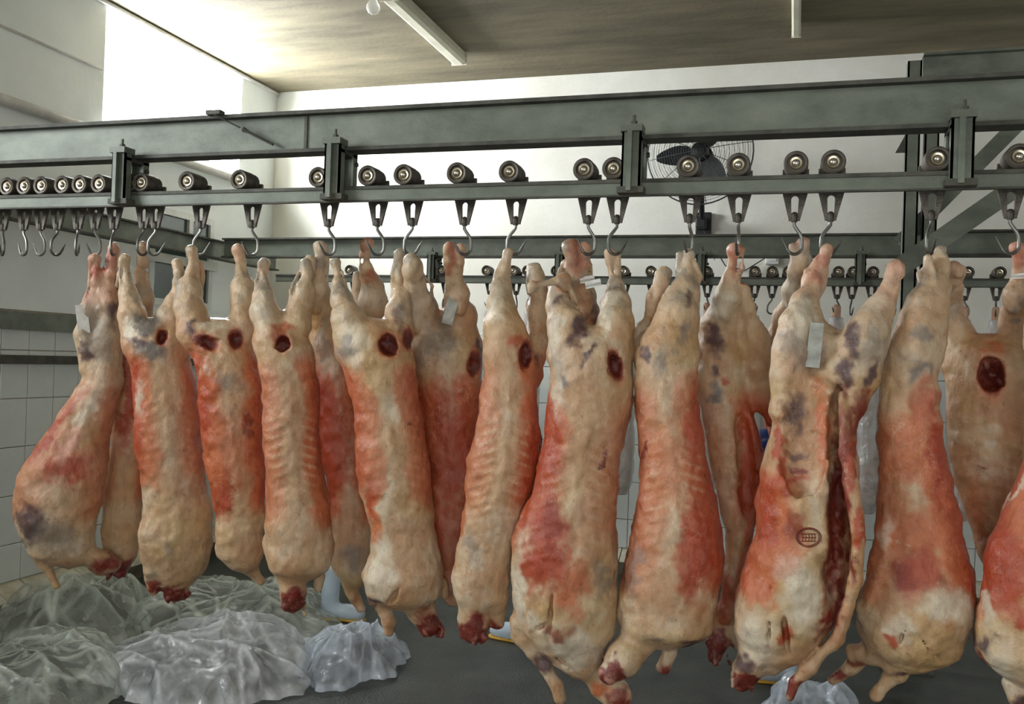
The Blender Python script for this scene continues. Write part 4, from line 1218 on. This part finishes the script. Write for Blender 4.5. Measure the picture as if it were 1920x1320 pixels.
carcass('tall smooth carcass with a broad orange-red side and pale shoulders', (1755, 470), FR + .01,
    [(590, 1695, 1768), (647, 1664, 1766), (713, 1650, 1762), (773, 1643, 1764), (807, 1645, 1768), (862, 1648, 1774), (931, 1645, 1796), (985, 1642, 1806), (1022, 1638, 1812), (1073, 1626, 1830), (1113, 1614, 1834), (1167, 1604, 1824), (1210, 1610, 1806), (1245, 1650, 1776), (1262, 1690, 1740)],
    [[(1766, 462, 12), (1763, 485, 15), (1758, 510, 20), (1747, 545, 29), (1737, 580, 38), (1726, 620, 46), (1716, 665, 50)],
     [(1739, 482, 10, .02), (1736, 505, 10, .02), (1738, 530, 12, .01)],
     [(1690, 1235, 28), (1682, 1256, 20), (1664, 1275, 15), (1642, 1302, 13)], [(1610, 1240, 18, .04), (1590, 1262, 12, .04), (1560, 1282, 12, .04)], [(1640, 1225, 26), (1600, 1225, 18, .02)]],
    carves=[(1742, 1200, 4, 45, .03, 0, .6, None), (1700, 1165, 3, 30, .02, 0, -.4, None)], seed=17, red=(.5, .9), redz=(.28, .78), thick=.72,
    patches=[('grey', 1720, 625, 18, 30, 0, .7), ('grey', 1722, 690, 26, 20, 20, .8), ('red', 1735, 760, 24, 60, 0, .7), ('salmon', 1705, 840, 50, 90), ('red', 1755, 850, 16, 110), ('salmon', 1720, 1000, 70, 60), ('red', 1720, 1060, 46, 56), ('deep', 1700, 1080, 24, 24, 0, .5), ('white', 1662, 990, 14, 44, 0, .6), ('white', 1700, 1003, 9, 7), ('white', 1780, 1120, 46, 50), ('white', 1690, 1160, 26, 36, -30, .8), ('red', 1672, 1190, 12, 16), ('purple', 1690, 1255, 22, 16), ('tan', 1640, 1295, 18, 20), ('deep', 1570, 1280, 26, 14), ('deep', 1600, 1245, 24, 14, 0, .7), ('tan', 1760, 480, 16, 30, 0, .6)], ribs=0)
carcass('tan carcass with a big ragged cavity and a white band on one leg', (1850, 480), BK - .03,
    [(625, 1772, 1935), (680, 1772, 1945), (740, 1774, 1945), (800, 1774, 1942), (858, 1778, 1930), (931, 1797, 1915), (1004, 1822, 1900), (1070, 1840, 1890)],
    [[(1792, 512, 15), (1789, 530, 16), (1784, 552, 14), (1784, 582, 19), (1794, 625, 32), (1806, 670, 40)], [(1806, 515, 9), (1802, 545, 10), (1792, 575, 14)],
     [(1904, 472, 12, -.06), (1907, 495, 11, -.05), (1908, 520, 12, -.03), (1905, 555, 20), (1908, 600, 32), (1905, 660, 42)], [(1918, 476, 9, -.06), (1917, 510, 9, -.04)]],
    carves=[(1858, 704, 24, 36, .07)], seed=18, red=(.15, .3), redz=(.6, .95), base='tan',
    patches=[('salmon', 1860, 662, 24, 12), ('grey', 1900, 590, 8, 12), ('deep', 1840, 870, 10, 5), ('white', 1850, 800, 20, 12, 0, .5), ('white', 1860, 830, 6, 10), ('salmon', 1830, 960, 20, 60, 0, .5), ('red', 1910, 500, 14, 30, 0, .5), ('cream', 1900, 680, 30, 100, 0, .6)], tags=[('paper_band', 1908, 524, 28, 11, 4, 0, 'paper')], ribs=.5)
carcass('red carcass with a ribbed side, lower than the tan one with the ragged cavity', (1965, 470), FR - .06,
    [(650, 1925, 2035), (760, 1922, 2040), (850, 1920, 2045), (887, 1916, 2050), (935, 1893, 2055), (996, 1864, 2060), (1051, 1844, 2066), (1131, 1838, 2070), (1185, 1826, 2066), (1233, 1822, 2050), (1269, 1862, 2030), (1295, 1890, 2005)],
    [[(2000, 470, 12), (1998, 510, 12), (1995, 560, 24), (1985, 640, 44)], [(1950, 500, 12), (1950, 550, 22), (1960, 640, 44)], [(1900, 1280, 20), (1908, 1308, 16), (1920, 1340, 12)], [(1960, 1290, 30), (1970, 1330, 24)]],
    seed=19, red=(1, 1), redz=(.1, .8), thick=.8,
    patches=[('red', 1890, 1040, 60, 110), ('salmon', 1920, 960, 40, 80), ('white', 1858, 1130, 12, 30), ('purple', 1850, 1200, 30, 30), ('deep', 1842, 1240, 20, 20), ('white', 1890, 1250, 30, 50, 0, .8), ('purple', 1905, 1310, 16, 20), ('red', 1915, 1140, 20, 24), ('white', 1900, 905, 7, 60, -30, .8)], ribs=.4)

# inspection stamp: ring of ink lines lying on the split carcass
# ---------------------------------------------------------------- wrapped carcasses on the rear rail
def wrapped_meshes(seed):
    fl = Field((-.2, -.17, -.1), (.2, .17, 1.36), .014)
    prof = [(0, .05), (.08, .10), (.2, .115), (.5, .10), (.8, .105), (.95, .10), (1.0, .06)]
    zz = fl.ax[2]
    a = np.interp(zz, [p[0] for p in prof], [p[1] for p in prof])
    U = fl.ax[0][:, None, None]
    V = fl.ax[1][None, :, None]
    d = np.sqrt(U ** 2 + (V / 0.95) ** 2) - a[None, None, :]
    d[:, :, (zz < 0) | (zz > 1.0)] = .3
    fl.d = np.minimum(fl.d, d).astype(np.float32)
    for s in (-1, 1):
        ch = [((s * .012, 0, 1.33), .022), ((s * .02, 0, 1.24), .017), ((s * .045, 0, 1.12), .04), ((s * .05, 0, .95), .065)]
        for (p, r), (q, t) in zip(ch[:-1], ch[1:]):
            fl.cone(p, q, r, t, .02)
    v, f = surface_nets(fl.d, fl.lo, fl.h)
    big = fbm(v * 10, seed, 3)
    col = TONES['cream'] * (1 - sstep(.4, .7, big)[:, None]) + TONES['salmon'] * sstep(.4, .7, big)[:, None]
    top = sstep(1.1, 1.25, v[:, 2])[:, None]
    col = col * (1 - .4 * top) + TONES['pink'] * .4 * top
    body = np_mesh('wrapped_carcass', v, f, M['meat'], col)
    # film: a loose crumpled skin from mid shank downwards
    near = np.nonzero(np.abs(fl.d) < 0.09)
    pts = np.stack([fl.ax[0][near[0]], fl.ax[1][near[1]], fl.ax[2][near[2]]], 1)
    d2 = np.full(fl.d.shape, .3, np.float32)
    d2[near] = fl.d[near] - .012 - .03 * np.abs(fbm(pts * 9, seed + 9, 3) - .5) * 1.6
    cut = fl.ax[2][None, None, :] - 1.27
    d2 = np.maximum(d2, cut)
    v2, f2 = surface_nets(d2, fl.lo, fl.h)
    film = np_mesh('plastic_wrap', v2, f2, M['wrap'])
    return body, film
WR = [wrapped_meshes(3), wrapped_meshes(8)]
for i, px in enumerate((655, 828, 912, 988, 1168, 1325, 1415, 1478, 1572, 1637, 1708, 1815, 1875)):
    x = at_y(px, 513, YR2)[0]
    o = mesh_obj('wrapped_carcass', WR[i % 2][0], None, (x, YR2 + YFK, 0.74), math.radians(i * 47))
    tag(o, 'carcass wrapped in thin milky plastic, hanging from the rear rail', 'carcass', 'wrapped carcasses on the rear rail')
    mesh_obj('plastic_wrap', WR[i % 2][1], o)
    o.scale = (.8, .8, 1) if px < 1800 else (.72, .72, 1)

# ---------------------------------------------------------------- plastic bags on the floor
def bag(name, outline, hgt, mat, label, seed, group=None, n=110):
    """outline: pixel polygon of the bag's footprint on the floor, turned into floor points"""
    P = np.array([at_z(px, py, 0.0)[:2] for px, py in outline])
    c = P.mean(0)
    ang = np.arctan2(P[:, 1] - c[1], P[:, 0] - c[0])
    od = np.argsort(ang)
    ang, rad = ang[od], np.linalg.norm(P - c, axis=1)[od]
    NT, NR = n * 2, n // 2
    th = np.linspace(-math.pi, math.pi, NT, endpoint=False)
    R = np.interp(th, np.concatenate([ang - 2 * math.pi, ang, ang + 2 * math.pi]), np.tile(rad, 3))
    v = []
    for i in range(NR + 1):
        t = i / NR
        for k in range(NT):
            v.append((c[0] + R[k] * t * math.cos(th[k]), c[1] + R[k] * t * math.sin(th[k]), t))
    v = np.array(v)
    q = np.stack([v[:, 0], v[:, 1], np.zeros(len(v))], 1)
    rng = np.random.RandomState(seed)
    warp = np.stack([fbm(q * 4 + seed, seed + 1, 3), fbm(q * 4 + 50, seed + 2, 3)], 1) - .5
    xy = v[:, :2] + .12 * warp
    t = v[:, 2]
    env = np.clip(1 - t ** 3.5, 0, 1) ** .6
    z = hgt * (.25 + .6 * fbm(q * 1.8 + 9 + seed, seed + 13, 2)) * env
    size = rad.mean()
    main = math.atan2(*(P[np.argmax(np.linalg.norm(P - c, axis=1))] - c)[::-1])
    crease = np.zeros(len(v))
    for k in range(60):                              # sharp folds of the film
        o2 = c + rng.uniform(-.8, .8, 2) * size
        an = main + rng.normal(0, .75)
        dr = np.array([math.cos(an), math.sin(an)])
        rel = xy - o2
        al = rel @ dr
        ac = rel @ np.array([-dr[1], dr[0]])
        L = size * rng.uniform(.2, .7)
        wd = rng.uniform(.02, .10) if k < 30 else rng.uniform(.006, .014)
        am = rng.uniform(.02, .055) if k < 30 else rng.uniform(.006, .016) * (1 if k % 3 else -.8)
        z = z + env * am * np.exp(-np.sqrt(ac ** 2 + 1e-5) / wd) * np.exp(-(al / L) ** 2)
        crease = np.maximum(crease, rng.uniform(.2, .75) * np.exp(-(ac / .012) ** 2) * np.exp(-(al / L) ** 2))
    r3 = 1 - 2 * np.abs(fbm(q * np.array([16, 12, 1]) + seed * 3, seed + 7, 3) - .5)
    z = z + env * .012 * (r3 - .75)
    edge = sstep(.75, 1, t) * (fbm(q * 9 + 3, seed + 31, 3) - .35) * .07
    z = np.maximum(z + edge, .004 + .004 * r3)
    push = (fbm(q * 7 + 90, seed + 41, 3) - .5) * .22 * t
    w = np.stack([v[:, 0] + push * np.cos(np.tile(th, NR + 1)), v[:, 1] + push * np.sin(np.tile(th, NR + 1)), z], 1)
    w[:, 0] = np.maximum(w[:, 0], XL + .17)
    f = []
    for i in range(NR):
        for k in range(NT):
            k2 = (k + 1) % NT
            f.append((i * NT + k, (i + 1) * NT + k, (i + 1) * NT + k2, i * NT + k2))
    org = np.array([c[0], c[1], 0])
    crease = np.maximum(crease, .5 * sstep(.93, 1, t))
    me = np_mesh(name, w - org, np.array(f), mat, np.repeat(crease[:, None], 3, 1))
    o = mesh_obj(name, me, None, org)
    return tag(o, label, 'plastic bag', group)
bag('plastic_bag', [(5, 1170), (20, 1150), (90, 1120), (170, 1110), (235, 1130), (250, 1180), (235, 1215), (120, 1215), (30, 1210)], .26, M['bag_clear'], 'limp greenish clear plastic bag lying against the tiled kerb', 21)
bag('plastic_bag', [(-40, 1250), (40, 1215), (120, 1205), (175, 1228), (195, 1270), (190, 1330), (110, 1390), (-60, 1390)], .26, M['bag_clear'], 'crumpled clear plastic bag between the kerb bag and the big white bag', 22)
bag('plastic_bag', [(262, 1160), (280, 1125), (380, 1110), (480, 1115), (580, 1130), (628, 1165), (625, 1205), (520, 1205), (400, 1195), (290, 1195)], .24, M['bag_clear'], 'long clear plastic bag lying below the carcass with a stubby red neck', 23)
bag('plastic_bag', [(180, 1275), (215, 1225), (330, 1215), (450, 1215), (540, 1225), (585, 1265), (560, 1310), (430, 1335), (300, 1330), (200, 1310)], .30, M['bag_white'], 'large crumpled milky white plastic bag in front of the other bags', 24, n=140)
bag('plastic_bag', [(555, 1275), (580, 1235), (650, 1215), (720, 1205), (750, 1245), (745, 1275), (680, 1285), (600, 1300)], .22, M['bag_blue'], 'smaller bluish plastic bag touching the end of the large white bag', 25)
bag('plastic_bag', [(1405, 1345), (1440, 1325), (1520, 1322), (1600, 1330), (1625, 1350), (1560, 1385), (1450, 1380)], .10, M['bag_blue'], 'pale blue plastic bag on the floor under the split open carcass', 26, n=50)

# ---------------------------------------------------------------- rubber boots on the floor behind the carcasses
def boot(px, py, rz, label):
    p = at_z(px, py, 0.0)
    fl = Field((-.1, -.12, -.02), (.28, .12, .36), .009)
    for a, b, ra, rb in (((0, 0, .05), (.0, 0, .32), .052, .062), ((0, 0, .052), (.12, 0, .05), .052, .045), ((.12, 0, .05), (.19, 0, .045), .048, .042)):
        fl.cone(a, b, ra, rb, .025)
    fl.d = np.maximum(fl.d, (0.012 - fl.ax[2])[None, None, :])
    fl.d = np.maximum(fl.d, (fl.ax[2] - .33)[None, None, :])
    v, f = surface_nets(fl.d, fl.lo, fl.h)
    me = np_mesh('rubber_boot', v, f, M['boot'])
    o = tag(mesh_obj('rubber_boot', me, None, (p[0], p[1], 0), rz), label, 'boot')
    fl = Field((-.1, -.1, -.02), (.28, .1, .06), .008)
    fl.cone((0, 0, .02), (.19, 0, .02), .056, .05, .01)
    fl.d = np.maximum(fl.d, np.maximum(-fl.ax[2], fl.ax[2] - .016)[None, None, :])
    v, f = surface_nets(fl.d, fl.lo, fl.h)
    mesh_obj('sole', np_mesh('sole', v, f, M['sole']), o)
    return o
boot(618, 1160, .1, 'pale blue rubber boot on the floor behind the carcass with the deep red flank')
boot(985, 1205, 3.0, 'pale blue rubber boot on the floor behind the largest carcass')
boot(1490, 1282, 3.3, 'pale rubber boot on the floor behind the split open carcass')

# ---------------------------------------------------------------- ceiling lamps, bulb, wall fan
def tube_lamp(x, y0, y1, label, k=1.0):
    e = tag(empty('tube_lamp', (x, (y0 + y1) / 2, ZC)), label, 'lamp')
    L = (y1 - y0) / 2
    bevel(MB().box(-.05, .05, -L, L, -.05, 0).build('housing', M['fixture'], e), .006)
    mb = MB()
    prof = [(-.06, -.05), (-.056, -.082), (-.03, -.098), (.03, -.098), (.056, -.082), (.06, -.05)]
    v = [(px, y, pz) for y in (-L - .004, L + .004) for px, pz in prof]
    n = len(prof)
    f = [(i, i + n, i + 1 + n, i + 1) for i in range(n - 1)] + [tuple(range(n)), tuple(range(2 * n - 1, n - 1, -1)), (0, n - 1, 2 * n - 1, n)]
    mb.add(v, f).build('cover', M['fixture'], e)
    for y in (-L - .008, L - .0):
        MB().box(-.062, .062, y, y + .008, -.1, -.0).build('end_cap', M['fixture'], e)
    for ch in e.children:
        ch.scale = (k, 1, 1)
    return e
tube_lamp(-2.56, 5.32, 6.6, 'unlit fluorescent tube lamp on the ceiling beside a bare bulb')
tube_lamp(-.06, 5.2, 6.5, 'unlit fluorescent tube lamp on the ceiling in front of the wall fan', .5)
p = at_z(700, 6, ZC - .08)
e = tag(empty('bare_bulb', (p[0], p[1], ZC)), 'clear glass bulb in a ceiling holder beside the tube lamp', 'lamp')
MB().lathe([(.03, 0), (.03, -.02), (.02, -.024), (.02, -.05)], (0, 0, 0), 'z', 16).build('holder', M['fixture'], e, smooth=True)
MB().lathe([(.016, -.045), (.03, -.07), (.045, -.10), (.045, -.12), (.03, -.145), (.005, -.155)], (0, 0, 0), 'z', 18).build('glass_globe', M['bulb'], e, smooth=True)

fc = at_y(1312, 286, 6.82)
e = tag(empty('wall_fan', (fc[0], YB, fc[2] - .35)), 'black-bladed wall fan in a wire cage high on the white wall', 'fan')
OX = np.array([0, fc[1] - YB, .35])
R = .385
def ring(r, y, wr, mb):
    pts = [OX + np.array([r * math.cos(t), y, r * math.sin(t)]) for t in np.linspace(0, 2 * math.pi, 48, endpoint=False)]
    mb.tube(pts, wr, 5, closed=True)
mb = MB()
for k in range(1, 22):
    r = R * k / 21
    ring(r, -.07 * math.sqrt(max(0, 1 - (r / R) ** 2)) - .01, .0014, mb)
mb.build('front_guard', M['wire'], e)
mb = MB()
for k in range(2, 12):
    r = R * k / 11
    ring(r, .09 * math.sqrt(max(0, 1 - (r / R) ** 2)) + .01, .0016, mb)
mb.build('rear_guard', M['wire'], e)
mb = MB()
ring(R, 0, .006, mb)
mb.build('guard_rim', M['wire'], e)
for k in range(12):
    t = 2 * math.pi * (k + .3) / 12
    mb = MB()
    mb.tube([OX + np.array([r * R * math.cos(t), -.072 * math.sqrt(1 - r * r) - .012, r * R * math.sin(t)]) for r in (.15, .4, .6, .8, .93, 1)], .0028, 5)
    mb.build('guard_spoke', M['wire'], e)
for k in range(3):
    t0 = math.radians(186 + 120 * k)
    vv, ff = [], []
    for i in range(9):
        s = i / 8
        r = .05 + .27 * s
        wd = .035 + .05 * math.sin(math.pi * min(1, s * 1.05) ** .8) * .9
        for j in range(5):
            u = (j / 4 - .5) * 2 * wd * (1 if s < .95 else .6)
            y = -u * .35
            for th in (0, .004):
                vv.append(OX + np.array([r * math.cos(t0) - u * math.sin(t0), y + th, r * math.sin(t0) + u * math.cos(t0)]))
    for i in range(8):
        for j in range(4):
            a0 = (i * 5 + j) * 2
            b0 = ((i + 1) * 5 + j) * 2
            ff += [(a0, a0 + 2, b0 + 2, b0), (a0 + 1, b0 + 1, b0 + 3, a0 + 3)]
        for j in (0, 4):
            a0 = (i * 5 + j) * 2
            b0 = ((i + 1) * 5 + j) * 2
            ff.append((a0, b0, b0 + 1, a0 + 1))
    MB().add(vv, ff).build('blade', M['black'], e, smooth=True)
MB().lathe([(.02, -.075), (.06, -.06), (.07, -.02), (.07, .0)], OX, 'y', 20).build('hub_cap', M['black'], e, smooth=True)
MB().lathe([(.05, .09), (.085, .1), (.09, .2), (.06, .24)], OX, 'y', 20).build('motor', M['black'], e, smooth=True)
MB().tube([OX + np.array([0, .16, -.05]), OX + np.array([0, .2, -.25]), OX + np.array([0, .3, -.42]), OX + np.array([0, .47, -.46])], .022, 10).build('arm', M['black'], e, smooth=True)
bevel(MB().box(-.06, .06, -.05, 0, -.22, -.02).build('wall_plate', M['black'], e), .006)
bevel(MB().box(-.05, .03, -.16, -.05, -.16, -.07).build('switch_box', M['black'], e), .01)
MB().tube([(.0, -.1, -.15), (.06, -.09, -.28), (.10, -.08, -.40)], .003, 5).build('pull_cord', M['cable'], e)

# wall conduit box behind the rear rail, hung cable
p = at_y(1448, 484, YB - .02)
o = tag(MB().box(p[0] - .05, p[0] + .05, YB - .06, YB, p[2] - .05, p[2] + .05).build('junction_box', M['frame']), 'small pale junction box on the white wall behind the rear rail', 'box')
bevel(o, .006)
MB().tube([(p[0] - .05, YB - .03, p[2]), (p[0] - .2, YB - .05, p[2] - .1), (p[0] - .35, YB - .04, p[2] - .06), (p[0] - .45, YB - .02, p[2] + .1)], .005, 6).build('cable', M['cable'], o, smooth=True)
MB().box(p[0] - .03, p[0] + .03, YB - .064, YB - .058, p[2] - .03, p[2] + .03).build('lid', M['frame'], o)
